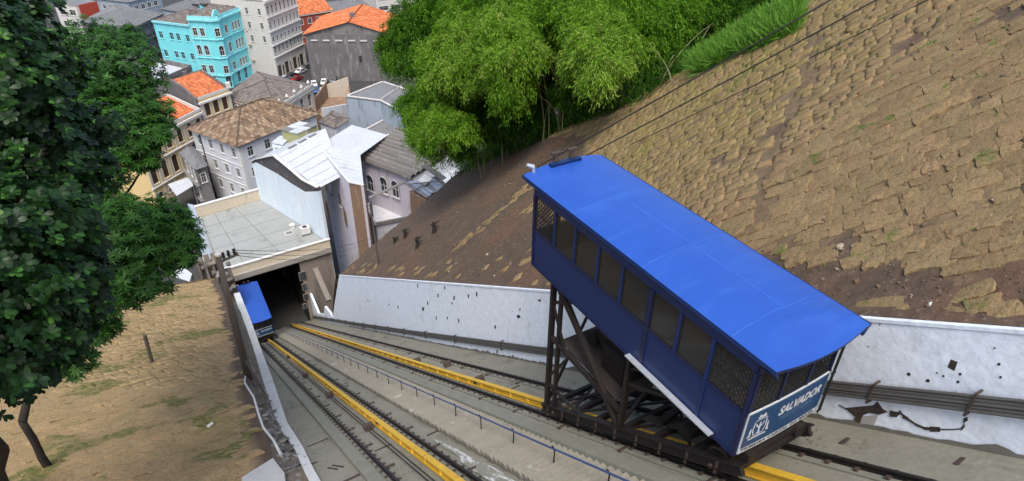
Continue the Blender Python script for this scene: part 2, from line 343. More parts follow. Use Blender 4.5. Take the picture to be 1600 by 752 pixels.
for px, py, w, h_ in [h for i, h in enumerate(holes) if i % 3 or i < 3]:
    wall_patch('weep_hole', M_moss, [(px - w * .6, py - h_ / 1.6), (px + w * .5, py - h_ * .75), (px + w * .6, py + h_ * .5), (px + w * .1, py + h_ * .8), (px - w * .55, py + h_ * .4)], 0.02)
wall_patch('drain_opening', M_hole, [(1485, 562), (1496, 566), (1491, 580), (1480, 574)], 0.012)
wall_patch('broken_patch', M_hole, [(1312, 632), (1322, 637), (1345, 635), (1366, 633), (1372, 627), (1380, 638), (1388, 643), (1376, 647), (1360, 644), (1350, 648), (1344, 666), (1336, 665), (1338, 650), (1326, 640)], 0.016)
wall_patch('exposed_render', mat('grey_render', (0.3, 0.29, 0.27), 0.95, (0.42, 0.42, 0.42), 3, 0.9), [(1345, 650), (1374, 648), (1366, 668), (1350, 672), (1341, 668)], 0.01)
crack = [(1392, 645), (1402, 647), (1408, 643), (1412, 649), (1420, 654), (1432, 662), (1446, 668), (1455, 669), (1470, 670), (1488, 670), (1504, 669), (1508, 664), (1507, 656), (1512, 654)]
for (a, b), w in zip(zip(crack, crack[1:]), (8, 6, 3, 5, 3, 3, 4, 7, 1.5, 1.5, 5, 4, 6)):
    wall_patch('crack', M_hole, [(a[0], a[1] - w * .5), (b[0] + .5, b[1] - w * .45), (b[0] + 1, b[1] + w * .5), (a[0], a[1] + w * .6)], 0.014)
for px, py, s in ((1464, 583, 1.5), (1474, 588, 2), (1500, 585, 2.5), (1497, 597, 2.5), (1560, 570, 2.5), (1563, 590, 2), (1420, 585, 3), (1450, 595, 3), (1378, 672, 3.5), (1553, 545, 1.5), (1430, 690, 3), (810, 495, 3), (842, 470, 2)):
    wall_patch('chipped_plaster', M_moss, [(px - s, py - s * .5), (px, py - s), (px + s, py - s * .2), (px + s * .6, py + s * .8), (px - s * .6, py + s * .6)], 0.012)
g = G(); yy = -6.0; h0 = .08
while yy < 56:
    st_ = rng.uniform(.12, .4); h1 = .05 + abs(rng.gauss(0, .07)); xb = WX - .128
    g.poly((xb, yy, tz(yy) + .02), (xb, yy + st_, tz(yy + st_) + .02), (xb + .012, yy + st_, tz(yy + st_) + .08 + h1), (xb + .012, yy, tz(yy) + .08 + h0)); yy += st_; h0 = h1
g.build('flaked_base', mat('flaked_render', (.2, .19, .16), .97, (.1, .095, .08), 2.5, .8), rw)
# pipes on brackets
pp = [at_x(px, py, 11.93) for px, py in ((478, 493), (560, 507), (646, 520), (740, 533), (840, 547), (1000, 566), (1290, 604), (1450, 621), (1600, 638))]
pp = pp + [pp[-1] + (pp[-1] - pp[-2]) * 1.5]
for k in range(5):
    g = G(); g.tube([p + Vector((-.03 + .01 * (k % 2), 0, 0.18 - 0.095 * k)) for p in pp], 0.036, 7); g.build('pipe', M_pipe, rw)
for i in range(len(pp) - 1):
    a, b = pp[i], pp[i + 1]; nseg = max(1, int((b - a).length / 4.5))
    for j in range(nseg):
        p = a.lerp(b, (j + .5) / nseg); g = G(); g.bx(11.84, 11.865, p.y - .02, p.y + .02, p.z - .33, p.z + .28); g.bx(11.865, 12.1, p.y - .02, p.y + .02, p.z + .24, p.z + .28); g.bx(11.865, 12.1, p.y - .02, p.y + .02, p.z - .33, p.z - .29); g.build('pipe_bracket', M_rust, rw)

# ------------------------------------------------------------------ left kerb wall (white edge and rough stone) 
KW = [Vector((1.28, -8, tz(-8) + .25)), Vector((1.3, 16, tz(16) + 0.25)), Vector((1.36, 19.03, tz(19.03) + 0.3)), at_x(440, 662, 1.17), at_x(417, 600, 1.42), at_x(402, 553, 1.85), at_x(384, 500, 1.98), at_x(368, 458, 2.1)]
kw = thing('kerb_wall', 'low stone wall with a white painted edge along the left side of the track', 'wall', (1.3, 10, tz(10)))
g = G(); E_ = []
for p in KW: E_.append([p + Vector((-.2, 0, 0)), p + Vector((.12 + .3 * min(1, max(0, (p.y - 19) / 10)), 0, -.05)), Vector((p.x + .14 + .3 * min(1, max(0, (p.y - 19) / 10)), p.y, tz(p.y) - .1)), Vector((p.x - .16, p.y, tz(p.y) - .1))])
V = [q for e in E_ for q in e]
g.add(V, [(i * 4 + k, i * 4 + (k + 1) % 4, i * 4 + 4 + (k + 1) % 4, i * 4 + 4 + k) for i in range(len(KW) - 1) for k in range(4)] + [(0, 1, 2, 3), tuple(len(V) - 4 + k for k in range(4))])
g.build('white_edge', mat('edge_paint', (0.7, 0.72, 0.72), 0.9, (0.5, 0.5, 0.48), 1.2, 0.9, stain=(0.2, 0.19, 0.16), stain_scale=2, stain_lo=0.6, stain_hi=0.72), kw)

# ================================================================== LEFT BANK
def hl(x, y):
    z = -19.5 - 0.43 * (y - 17) + 0.2 * (0.3 - x)
    if y < 12: z = z - 0.02 * (12 - y) ** 1.5
    r = y - (57 + 0.25 * x)
    if r > 0: z -= 1.1 * r + 0.02 * r * r
    z -= 0.012 * max(0, -6 - x) ** 2 * 0.6
    return z + 0.14 * gzn(x, y, 0.35) + 0.05 * gzn(x, y, 1.1)
def grid_surface(fn, xs, ys):
    V = [(x, y, fn(x, y)) for y in ys for x in xs]; n = len(xs)
    return V, [(j * n + i, j * n + i + 1, (j + 1) * n + i + 1, (j + 1) * n + i) for j in range(len(ys) - 1) for i in range(n - 1)]
xe = lambda y: 0.25 + 0.35 * max(0, min(1, (y - 17) / 28))
xs = [-45, -38, -32, -28, -24, -20, -17] + [-15 + 0.6 * i for i in range(26)]
ys = [-12 + 0.8 * i for i in range(88)] + [60, 63, 67, 72, 80, 95]
ys = sorted(set(round(y, 2) for y in ys)); ys = [y for y in ys if y < 58.5] + [59, 60, 62, 64, 67, 72, 80]
V, F = grid_surface(lambda x, y: max(hl(x, y), -64.5), xs + [0.25], ys)
n = len(xs) + 1
V = [((xe(v[1]) if i % n == n - 1 else v[0]), v[1], v[2]) for i, v in enumerate(V)]
g = G(); g.add(V, F); g.tv = [1.0 if (v[0] < -.6 and 9 < v[1] < 60 and v[0] > -16) else 0.0 for v in V]; left_bank = g.build('left_bank', M_soil_l, kind='structure', smooth=True, tint=True)
# masonry face between bank edge and kerb wall
sf = [(y, Vector((xe(y) + .0, y, hl(xe(y), y) + .02))) for y in (6, 10, 14, 18, 22, 26, 30, 35, 40, 46, 52, 57)]
def kx(y):
    for a, b in zip(KW, KW[1:]):
        if y <= b.y: return a.lerp(b, (y - a.y) / (b.y - a.y))
    return KW[-1]
M_stone = mat('wall_stone', (0.22, 0.215, 0.2), 0.95, (0.12, 0.115, 0.105), 1.6, 0.8, bump=0.03, bscale=7, stain=(0.4, 0.4, 0.39), stain_scale=1.3, stain_lo=0.6, stain_hi=0.7, rnd=0.3)
g = G(); V = []
for y, p in sf: q = kx(y); V += [p, p.lerp(q + Vector((-.15, 0, -.12)), .5) + Vector((0, 0, -.1)), q + Vector((-.14, 0, -.12))]
g.add(V, [(3 * i + k, 3 * i + k + 1, 3 * i + 4 + k, 3 * i + 3 + k) for i in range(len(sf) - 1) for k in range(2)])
g.build('masonry_bed', mat('mortar_brown', (0.21, 0.18, 0.14), 0.98, (0.11, 0.09, 0.07), 1.2, 0.9, bump=.04, bscale=5, stain=(.45, .45, .43), stain_scale=.8, stain_lo=.58, stain_hi=.66), kw)
def lump(seed, n1=5, n2=3):
    r2 = random.Random(seed); g = G(); V = []; 
    V.append((0, 0, .5))
    for j in range(1, n2):
        for i in range(n1):
            a = 2 * math.pi * i / n1 + .3 * j; ph = math.pi * j / n2; s = r2.uniform(.8, 1.15)
            V.append((math.sin(ph) * math.cos(a) * .55 * s, math.sin(ph) * math.sin(a) * .55 * s, math.cos(ph) * .5 * s))
    V.append((0, 0, -.5)); F = [(0, 1 + i, 1 + (i + 1) % n1) for i in range(n1)]
    for j in range(n2 - 2):
        for i in range(n1): a = 1 + j * n1 + i; b = 1 + j * n1 + (i + 1) % n1; F.append((a, a + n1, b + n1, b))
    e = len(V) - 1; F += [(e, e - n1 + (i + 1) % n1, e - n1 + i) for i in range(n1)]
    g.add(V, F); return g
stone_me = [lump(s, 6, 4).mesh('stone', M_stone) for s in range(5)]
for i in range(110):
    y = 9 + 22 * (i / 110) ** 1.2 + rng.uniform(-.1, .1); p = Vector((xe(y), y, hl(xe(y), y))); q = kx(y) + Vector((-.2, 0, -.12))
    f = (i * 0.381 + rng.uniform(-.05, .05)) % 1; c = p.lerp(q, f * .9) + Vector((0, 0, -.2))
    s = rng.uniform(.35, .62); place('stone', stone_me[i % 5], kw, Matrix.Translation(c + Vector((0, 0, .06))) @ Matrix.Rotation(-.6, 4, 'X') @ Matrix.Rotation(rng.uniform(0, 6), 4, 'Z') @ Matrix.Diagonal((s, s * 1.25, .16, 1)))

# ================================================================== RIGHT HILLSIDE
def hrz(x, y):
    d = x - WX - .35
    base = wtop(y) if y < 60 else wtop(60) - .62 * (y - 60)
    xc = 25.5 - 0.004 * max(0, y - 30) ** 1.55 + .38 * min(14, max(0, 32 - y))          # crest runs roughly parallel to the track
    w = max(0.0, d)
    z = base + 0.65 * min(w, xc - WX - .35)
    k = x - xc
    if k > 0: z += 0.6 * k - 0.09 * k * k if k < 3 else 0.6 * 3 - 0.81 - 0.25 * (k - 3) - (0.012 * (k - 3) ** 2)
    r = y - (58.5 - 0.28 * d)
    if r > 0: z -= 0.75 * r + 0.04 * r * r
    return z + 0.22 * gzn(x, y, 0.22, 2) * min(1, w / 2) + 0.09 * gzn(x, y, .8, 5) * min(1, w)
BARE = []
def bare_spots():
    for px, py, r in ((1312, 385, .42), (1415, 72, .5), (1212, 205, .5), (1452, 452, .55), (1575, 440, .5), (1585, 15, .8), (1120, 250, .4)):
        d = Vector(ray(px, py)); k = 6.0
        while k < 80:
            p = d * k
            if p.x > WX and p.z < hrz(p.x, p.y): break
            k += .1
        BARE.append((p.x, p.y, r))
def is_bare(x, y): return any(math.hypot(x - a, y - b) < r * (1 + .5 * gzn(x, y, 1.5)) for a, b, r in BARE)
bare_spots()
def turf_zone(x, y):
    if is_bare(x, y): return 0.0
    d = x - WX - .35
    if y > 20.5 + 5 * gzn(x, y, .12, 3) + 1.15 * d or y < -9 or d < .5 + 1.5 * max(0, min(1, (y - 1) / 8)) + .9 * gzn(x, y, .5, 8): return 0.0
    return .9
xs = [WX + .08 + 0.5 * i for i in range(42)] + [33.5, 35, 37, 40, 44, 50, 58, 70]
ys = [-14 + 0.6 * i for i in range(125)] + [61, 62, 63.5, 65, 67, 70, 74, 80, 90]
ys = sorted(set(round(y, 2) for y in ys))
V, F = grid_surface(lambda x, y: max(hrz(x, y), -64.5), xs, ys)
g = G(); g.add(V, F); g.tv = [turf_zone(v[0], v[1]) for v in V]; hill = g.build('hillside', M_soil, kind='structure', smooth=True, tint=True)

# ------------------------------------------------------------------ turf blocks
def sod_mat(name, cols, greens, yellows, gscale):
    m = bpy.data.materials.new(name); m.use_nodes = True; nt = m.node_tree; N = nt.nodes; L = nt.links; b = N['Principled BSDF']
    b.inputs['Roughness'].default_value = 0.98; b.inputs['Specular IOR Level'].default_value = 0.15
    geo = N.new('ShaderNodeNewGeometry'); at = N.new('ShaderNodeAttribute'); at.attribute_name = 'tint'; oi = N.new('ShaderNodeObjectInfo')
    def nz(sc, det=5, off=0):
        n = N.new('ShaderNodeTexNoise'); n.inputs['Scale'].default_value = sc; n.inputs['Detail'].default_value = det; n.inputs['Roughness'].default_value = .65
        mp = N.new('ShaderNodeMapping'); mp.inputs['Location'].default_value = (off, off * 2, 0); L.new(geo.outputs['Position'], mp.inputs['Vector']); L.new(mp.outputs[0], n.inputs['Vector']); return n.outputs[0]
    def ramp(src, lo, hi, a=0, c=1):
        r = N.new('ShaderNodeMapRange'); r.inputs[1].default_value = lo; r.inputs[2].default_value = hi; r.inputs[3].default_value = a; r.inputs[4].default_value = c; L.new(src, r.inputs[0]); return r.outputs[0]
    def mix(fac, a, c, bl='MIX'):
        x = N.new('ShaderNodeMix'); x.data_type = 'RGBA'; x.blend_type = bl
        L.new(fac, x.inputs[0]) if not isinstance(fac, float) else x.inputs[0].__setattr__('default_value', fac)
        for i, s in ((6, a), (7, c)):
            if isinstance(s, tuple): x.inputs[i].default_value = (*s, 1)
            else: L.new(s, x.inputs[i])
        return x.outputs[2]
    def mul(a, c):
        x = N.new('ShaderNodeMath'); x.operation = 'MULTIPLY'; L.new(a, x.inputs[0]); L.new(c, x.inputs[1]); return x.outputs[0]
    c = mix(ramp(at.outputs['Fac'], 0, 1), cols[0], cols[1]); c = mix(ramp(nz(1.1, 8), .42, .66), c, cols[2]); c = mix(ramp(nz(9, 4), .5, .75), c, cols[3])
    yz = ramp(nz(.28, 3, 4), yellows[1], yellows[1] + .14)
    if len(yellows) > 2:
        d = N.new('ShaderNodeVectorMath'); d.operation = 'DISTANCE'; L.new(geo.outputs['Position'], d.inputs[0]); d.inputs[1].default_value = yellows[2]
        yz = mul(ramp(d.outputs['Value'], yellows[3], yellows[3] * .4), ramp(nz(.9, 6, 4), .38, .62))
    c = mix(yz, c, yellows[0])
    gz = mul(ramp(nz(gscale, 3, 9), greens[1], greens[1] + .06), ramp(nz(5, 4, 3), .3, .55)); c = mix(gz, c, greens[0])
    v = ramp(nz(26, 4), .3, .7, .72, 1.28); hs = N.new('ShaderNodeHueSaturation'); L.new(v, hs.inputs['Value']); L.new(c, hs.inputs['Color'])
    L.new(hs.outputs[0], b.inputs['Base Color'])
    bp = N.new('ShaderNodeBump'); bp.inputs['Strength'].default_value = 1; bp.inputs['Distance'].default_value = .035; L.new(nz(11, 6), bp.inputs['Height']); L.new(bp.outputs[0], b.inputs['Normal'])
    MATS[name] = m; return m
M_sod = sod_mat('turf_right', ((0.28, 0.192, 0.1), (0.2, 0.138, 0.073), (0.235, 0.18, 0.09), (0.14, 0.098, 0.057)), ((0.105, 0.13, 0.035), .62), ((0.215, 0.175, 0.062), .5, tuple(at_z(1130, 150, -11)), 10.0), .95)
M_sodl = sod_mat('turf_left', ((0.4, 0.285, 0.15), (0.33, 0.23, 0.118), (0.32, 0.24, 0.122), (0.19, 0.133, 0.073)), ((0.13, 0.135, 0.045), .57), ((0.17, 0.17, 0.05), .62), .3)
def sod_shape(seed):
    """bumpy slab: 4x3 grid top with drooping rim, unit plan size, thickness in z"""
    r2 = random.Random(seed); nx, ny = 4, 3; V = []
    for j in range(ny + 1):
        for i in range(nx + 1):
            edge = i in (0, nx) or j in (0, ny); u, v = i / nx - .5, j / ny - .5
            if edge: u += r2.uniform(-.05, .05); v += r2.uniform(-.08, .08)
            V.append((u, v, (r2.uniform(.5, .95) if edge else r2.uniform(.85, 1.25))))
    F = [(j * 5 + i, j * 5 + i + 1, j * 5 + 6 + i, j * 5 + 5 + i) for j in range(ny) for i in range(nx)]
    rim = [0, 1, 2, 3, 4, 9, 14, 19, 18, 17, 16, 15, 10, 5]; o = len(V)
    for k in rim: V.append((V[k][0] * 1.03, V[k][1] * 1.03, -.8))
    m_ = len(rim); F += [(rim[k], o + k, o + (k + 1) % m_, rim[(k + 1) % m_]) for k in range(m_)]
    return np.array(V), F
SHAPES = [sod_shape(s) for s in range(16)]
def lay_turf(parent, fn, m, ang, lu, lv, u_rng, v_rng, keep, org, name='turf_block', rel=1.0):
    """running-bond courses; u along ang in plan"""
    U = Vector((math.sin(R(ang)), math.cos(R(ang)), 0)); Vv = Vector((U.y, -U.x, 0)); items = []
    nv = int((v_rng[1] - v_rng[0]) / lv)
    for j in range(nv):
        v = v_rng[0] + j * lv + 0.1 * lv * math.sin(j * 2.7); u = u_rng[0] + rng.uniform(0, lu); wob = rng.uniform(0, 10)
        while u < u_rng[1]:
            l = lu * rng.choice((.6, .8, .95, 1.05, 1.2, 1.5)) * rng.uniform(.9, 1.1)
            vv = v + 0.16 * math.sin(u * .5 + v * .13) + .05 * math.sin(u * 1.7 + v) + rng.uniform(-.03, .03)
            p = org + U * (u + l / 2) + Vv * vv; u += l
            if not keep(p.x, p.y): continue
            e = .15; z = fn(p.x, p.y); tu = Vector((U.x, U.y, (fn(p.x + U.x * e, p.y + U.y * e) - fn(p.x - U.x * e, p.y - U.y * e)) / (2 * e)))
            tv = Vector((Vv.x, Vv.y, (fn(p.x + Vv.x * e, p.y + Vv.y * e) - fn(p.x - Vv.x * e, p.y - Vv.y * e)) / (2 * e)))
            su = tu.length; tu.normalize(); nrm = tu.cross(tv).normalized()
            if nrm.z < 0: nrm = -nrm
            tv = nrm.cross(tu)
            tilt = Matrix.Rotation(rng.gauss(0, .04 * rel), 3, tu) @ Matrix.Rotation(rng.gauss(.01, .05 * rel), 3, tv) @ Matrix.Rotation(rng.gauss(0, .075), 3, nrm)
            a, b, c = tilt @ tu, tilt @ tv, tilt @ nrm; th = rng.uniform(.02, .038) * (2.2 if rng.random() < .17 * rel else 1) * (.6 + .4 * rel)
            L_ = l * su * rng.uniform(.98, 1.08); W_ = lv * rng.uniform(.95, 1.16)
            Mx = Matrix(((a.x * L_, b.x * W_, c.x * th, p.x), (a.y * L_, b.y * W_, c.y * th, p.y), (a.z * L_, b.z * W_, c.z * th, z + .015 + rng.uniform(-.015, .015)), (0, 0, 0, 1)))
            dep = Vector(CF).dot(Vector((p.x, p.y, z)))
            if dep < 1: dep = 1e3
            d3 = Vector((p.x, p.y, z)); px = 800 + FOC * d3.dot(Vector(CR)) / dep; py = 376 - FOC * d3.dot(Vector(CU)) / dep
            inview = -20 < px < 1620 and -20 < py < 772
            items.append((dep if inview else dep + 1000, Mx, rng.randrange(16)))
    items.sort(key=lambda t_: t_[0])
    meshes = []
    for k, (V, F) in enumerate(SHAPES):
        g = G(); g.tint = (k * .37) % 1; g.add([tuple(v) for v in V], F); meshes.append(g.mesh(name, m, tint=True))
    for dep, Mx, k in items[:300]: place(name, meshes[k], parent, Mx)
    VV, FF, TT = [], [], []; o = 0
    for dep, Mx, k in items[300:]:
        V, F = SHAPES[k]; A = np.array(Mx); W = V @ A[:3, :3].T + A[:3, 3]; VV.append(W); TT.append(np.full(len(V), (k * .37 + rng.uniform(-.2, .2)) % 1)); FF.append(np.array(F) + o); o += len(V)
    if VV:
        me = fast_mesh(name, np.concatenate(VV), np.concatenate(FF), m, np.concatenate(TT)); b = bpy.data.objects.new(name, me); COL.objects.link(b); b.parent = parent; b['kind'] = 'stuff'
    print(parent.name, 'turf', len(items))
gully = [at_z(px, py, z) for px, py, z in ((1262, 75, -9), (1232, 165, -9.6), (1215, 215, -10), (1190, 300, -10.8), (1178, 352, -11.3))]
def near_gully(x, y):
    for a, b in zip(GUL, GUL[1:]):
        t = max(0, min(1, ((x - a[0]) * (b[0] - a[0]) + (y - a[1]) * (b[1] - a[1])) / ((b[0] - a[0]) ** 2 + (b[1] - a[1]) ** 2)))
        if math.hypot(x - a[0] - t * (b[0] - a[0]), y - a[1] - t * (b[1] - a[1])) < 0.22 + .22 * max(0, gzn(x, y, 1.2)): return True
    return False
def on_hill(px, py):                       # where a sight line meets the hillside
    d = Vector(ray(px, py)); lo = 6.0
    for i in range(900):
        p = d * lo
        if p.x > WX and p.z < hrz(p.x, p.y): return p
        lo += .1
    return d * lo
GUL = [tuple(on_hill(px, py))[:2] for px, py in ((1272, 60), (1262, 100), (1236, 165), (1215, 215), (1195, 290), (1178, 350))]
def keep_r(x, y):
    d = x - WX - .35
    xc = 25.5 - 0.004 * max(0, y - 30) ** 1.55 + .38 * min(14, max(0, 32 - y))
    if d < .05 or x > xc + 2.0 or y < -9: return False
    lowband = .35 + 1.5 * max(0, min(1, (y - 1) / 8)) + (0.9 * gzn(x, y, .5, 8))
    if d < lowband and not (d < .55 and y < 5.5): return rng.random() < .10
    yl = 20.5 + 0.0 * x + 5 * gzn(x, y, .12, 3) + 1.15 * d          # bare soil beyond this line (lower, further part)
    if y > yl: 
        return 0.25 < d < 8 and 22 < y < 33 and gzn(x, y, .25, 11) > .12 and rng.random() < .8
    if near_gully(x, y): return rng.random() < .1
    if is_bare(x, y): return rng.random() < .06
    if x > 24 and y < 9 and gzn(x, y, .3, 6) > .15: return rng.random() < .25
    return rng.random() < .965
lay_turf(hill, hrz, M_sod, -32, .46, .40, (-45, 45), (-30, 42), keep_r, Vector((19, 14, 0)))
def keep_l(x, y):
    if x > xe(y) - .35 or x < -14 or y < 9 or y > 58 + .25 * x: return False
    if x > -.9 and y < 30: return rng.random() < .5
    if abs(x + 3.2 - .25 * (y - 22)) < .5 and y < 27: return rng.random() < .7
    return rng.random() < .994
lay_turf(left_bank, hl, M_sodl, 72, .62, .5, (-30, 30), (-32, 45), keep_l, Vector((-4, 28, 0)), rel=.4)
# grit and litter on the track bed
lm_ = [lump(s + 90, 5, 3) for s in range(3)]; g = G()
for i in range(700):
    y = 4 + 50 * rng.random() ** 1.6; x = rng.choice((rng.uniform(1.5, 5.6), rng.uniform(8, 11.9), rng.gauss(3.6, .3), rng.gauss(11.3, .4))); s = rng.uniform(.015, .05); q = lm_[i % 3]
    g.add([(x + v[0] * s * 1.4, y + v[1] * s, tz(y) + v[2] * s * .7 + .035) for v in q.v], q.f)
g.build('grit', mat('track_grit', (.2, .17, .13), .97, (.08, .065, .05), 6, .9), bed, kind='stuff')
# clods and debris on the bare soil
cl = [lump(s + 40, 5, 3) for s in range(4)]
VV, FF, o = [], [], 0
for i in range(2600):
    y = rng.uniform(2, 57); x = WX + .5 + rng.random() ** 1.3 * 13
    near_ = rng.random() < .3
    if near_: y = rng.uniform(-6, 12); x = WX + .4 + abs(rng.gauss(0, 1.0))
    s = rng.uniform(.02, .06) if near_ else (rng.uniform(.03, .12) if rng.random() < .93 else rng.uniform(.12, .25)); g = cl[i % 4]; A = np.array(Matrix.Rotation(rng.uniform(0, 6), 3, 'Z') @ Matrix.Diagonal((s * rng.uniform(1, 2.2), s, s * .6)))
    Vq = np.array(g.v) @ A.T + np.array((x, y, hrz(x, y) + s * .1)); VV.append(Vq)
    for f in g.f: FF.append([o + f[0], o + f[1], o + f[2], o + (f[3] if len(f) > 3 else f[2])])
    o += len(Vq)
g = G(); V = np.concatenate(VV); g.v = [tuple(v) for v in V]; g.f = [list(dict.fromkeys(f)) for f in FF]; g.m = [0] * len(FF); g.tv = [0] * len(g.v)
g.build('soil_clod', mat('clods', (0.15, 0.1, 0.062), 0.98, (0.07, 0.045, 0.03), 2.5, 0.9, spots=(0.3, 0.25, 0.19), spot_scale=2, spot_lo=.6, spot_hi=.62), hill, kind='stuff')
# ================================================================== FUNICULAR CAR (local frame: x across, y level and downhill, z up)
W_, L_ = 2.5, 7.86
CAR1 = Vector((8.289, 5.024, -10.576)); CAR2 = Vector((2.873, 68.39, tz(68.39) + 1.221))
def tl(y): return -1.221 - TS * y           # track surface in car frame
def bow(x): return -0.04 * (1 - (2 * x / W_ - 1) ** 2)
def text_mesh(body, size, shear=0.0, offset=0.0, spacing=1.0):
    cu = bpy.data.curves.new('t', 'FONT'); cu.body = body; cu.size = size; cu.shear = shear; cu.offset = offset; cu.space_character = spacing; cu.align_x = 'CENTER'; cu.align_y = 'CENTER'; cu.resolution_u = 3
    o = bpy.data.objects.new('t', cu); COL.objects.link(o); dg = bpy.context.evaluated_depsgraph_get(); me = bpy.data.meshes.new_from_object(o.evaluated_get(dg)); bpy.data.objects.remove(o); bpy.data.curves.remove(cu)
    me.materials.clear(); return me
M_seam = mat('seam_blue', (.03, .115, .46), .45, (.05, .15, .5), 4, .9)
def make_car(loc, label):
    t = thing('funicular_car', label, 'funicular car', loc, 'funicular cars')
    B = lambda g, n, m, p=None, **k: g.build(n, m, p or t, local=True, **k)
    g = G(); g.bx(.06, W_ - .06, .06, L_ - .06, 0, .07); B(g, 'floor', M_beige)
    for x in (.06, W_ - .075): g = G(); g.bx(x, x + .015, .08, L_ - .08, .075, 1.04); B(g, 'lining', M_beige)
    PY = [.05, 1.1, 2.04, 2.96, 3.97, 4.89, 5.86, 6.79, L_ - .05]; SILL, TOP = 1.06, 2.2
    for sx, X0 in ((0, 0.0), (1, W_)):
        a, b = (X0, X0 + .05) if sx == 0 else (X0 - .05, X0)
        for y0, y1 in ((0.0, 1.06), (1.08, 2.92), (3.0, L_)):
            g = G(); g.bx(a, b, y0, y1, -.06, SILL); B(g, 'side_panel', M_navy)
        out = -.018 if sx == 0 else .018
        g = G(); g.bx(a + out, b + out, -.02, L_ + .02, SILL, SILL + .06); B(g, 'window_sill', M_navy2)
        g = G(); g.bx(a, b, 0, L_, TOP, 2.5); B(g, 'header_rail', M_navy)
        g = G(); g.bx(a + out, b + out, 0, L_, -.13, -.06); B(g, 'bottom_rail', M_navy2)
        for i, y in enumerate(PY):
            w = .085 if i not in (3,) else .13; g = G(); z0 = SILL + .06 if i not in (0, 1, 3, 8) else -.06; oo = out * (1.6 if i in (0, 1, 3, 8) else 1)
            g.bx(a + oo, b + oo, y - w / 2, y + w / 2, z0, TOP); B(g, 'window_post', M_navy2 if i in (3, 0, 8) else M_navy)
        for i in range(8):
            y0, y1 = PY[i] + .045, PY[i + 1] - .045; xm = (a + b) / 2
            if i in (0, 7): grille(t, lambda u, v: (xm, y0 + u * (y1 - y0), SILL + .06 + v * (TOP - SILL - .06)), y1 - y0, TOP - SILL - .06)
            else:
                g = G(); g.bx(xm - .004, xm + .004, y0, y1, SILL + .06, TOP); B(g, 'window_pane', M_pane)
                g = G(); g.bx(xm - .02, xm + .02, y0, y1, SILL + .06, SILL + .09); g.bx(xm - .02, xm + .02, y0, y0 + .025, SILL + .09, TOP); g.bx(xm - .02, xm + .02, y1 - .025, y1, SILL + .09, TOP); B(g, 'window_gasket', M_dark)
    # ends: near one is bowed and carries the sign
    xs = [W_ * i / 12 for i in range(13)]
    def bowed(z0, z1, off, x0=0, x1=W_, n=12, th=.04):
        g = G(); X = [x0 + (x1 - x0) * i / n for i in range(n + 1)]
        V = []
        for x in X: y = bow(x) + off; V += [(x, y, z0), (x, y, z1), (x, y + th, z1), (x, y + th, z0)]
        F = [(4 * i + k, 4 * i + (k + 1) % 4, 4 * i + 4 + (k + 1) % 4, 4 * i + 4 + k) for i in range(n) for k in range(4)] + [(0, 1, 2, 3), tuple(4 * n + k for k in range(4))]
        return g.add(V, F)
    B(bowed(-.06, 1.1, 0), 'end_panel', M_navy); B(bowed(2.15, 2.5, 0), 'header_rail', M_navy2)
    for x in (.05, .86, 1.68, W_ - .05):
        g = G(); g.bx(x - .035, x + .035, bow(x) - .015, bow(x) + .05, 1.1, 2.15); B(g, 'window_post', M_navy2)
    grille(t, lambda u, v: (.08 + u * .75, bow(.08 + u * .75) + .02, 1.12 + v * 1.03), .75, 1.03)
    for x0, x1 in ((.9, 1.645), (1.72, 2.4)):
        grille(t, lambda u, v: (x0 + u * (x1 - x0), bow(x0 + u * (x1 - x0)) + .02, 1.12 + v * 1.03), x1 - x0, 1.03)
    g = G(); g.tube([(W_ + .03, -.07, -.05), (W_ + .03, -.07, 2.3)], .025, 6); g.tube([(W_ - .07, -.1, -.05), (W_ - .07, -.1, 2.3)], .02, 6)
    for z in (-.02, .5, 1.1): g.bx(W_ - .09, W_ + .05, -.1, -.07, z, z + .025)
    B(g, 'corner_grab_rail', M_dark)
    s = B(bowed(-.04, 1.13, -.03, .04, W_ - .05, 14, .025), 'sign_board', M_signw)
    B(bowed(.13, 1.09, -.036, .07, W_ - .08, 14, .02), 'sign_field', M_sign, s)
    B(bowed(.115, .125, -.036, .07, W_ - .08, 14, .02), 'sign_line', M_sign, s)
    def lettering(body, size, x, z, m, shear=0.0, bold=0.0, sp=1.0, sx=1.0):
        me = text_mesh(body, size, shear, bold, sp); xs_ = [v.co.x for v in me.vertices]; ml, mr = min(xs_), max(xs_); sx = sx / (mr - ml)
        for v in me.vertices: v.co.x -= (ml + mr) / 2
        for v in me.vertices:
            X = x + v.co.x * sx; Z = z + v.co.y; v.co = (X, bow(min(max(X, 0), W_)) - .0395, Z)
        me.materials.append(m); o = bpy.data.objects.new('lettering', me); COL.objects.link(o); o.parent = s; WM[o] = WM[t]
    lettering('SALVADOR', .33, 1.62, .74, M_signw, .25, .014, 1.0, 1.32)
    lettering('PREFEITURA', .17, 1.56, .50, mat('sign_pale', (0.12, .25, .42), .5), .0, .0, 1.1, 1.0)
    lettering('PRIMEIRA CAPITAL DO BRASIL', .12, 1.22, .045, M_signk, 0, .004, 1.25, 2.2)
    # crest: crown bar, shield with a bird, scroll and supporters
    def flat(pts, m=M_signw, d=-.0395):
        g = G(); P = [(.46 + x * .85, 0, .58 + z * .95) for x, z in pts]; g.poly(*[(x, bow(x) + d, z) for x, _, z in P]); return g
    em = G()
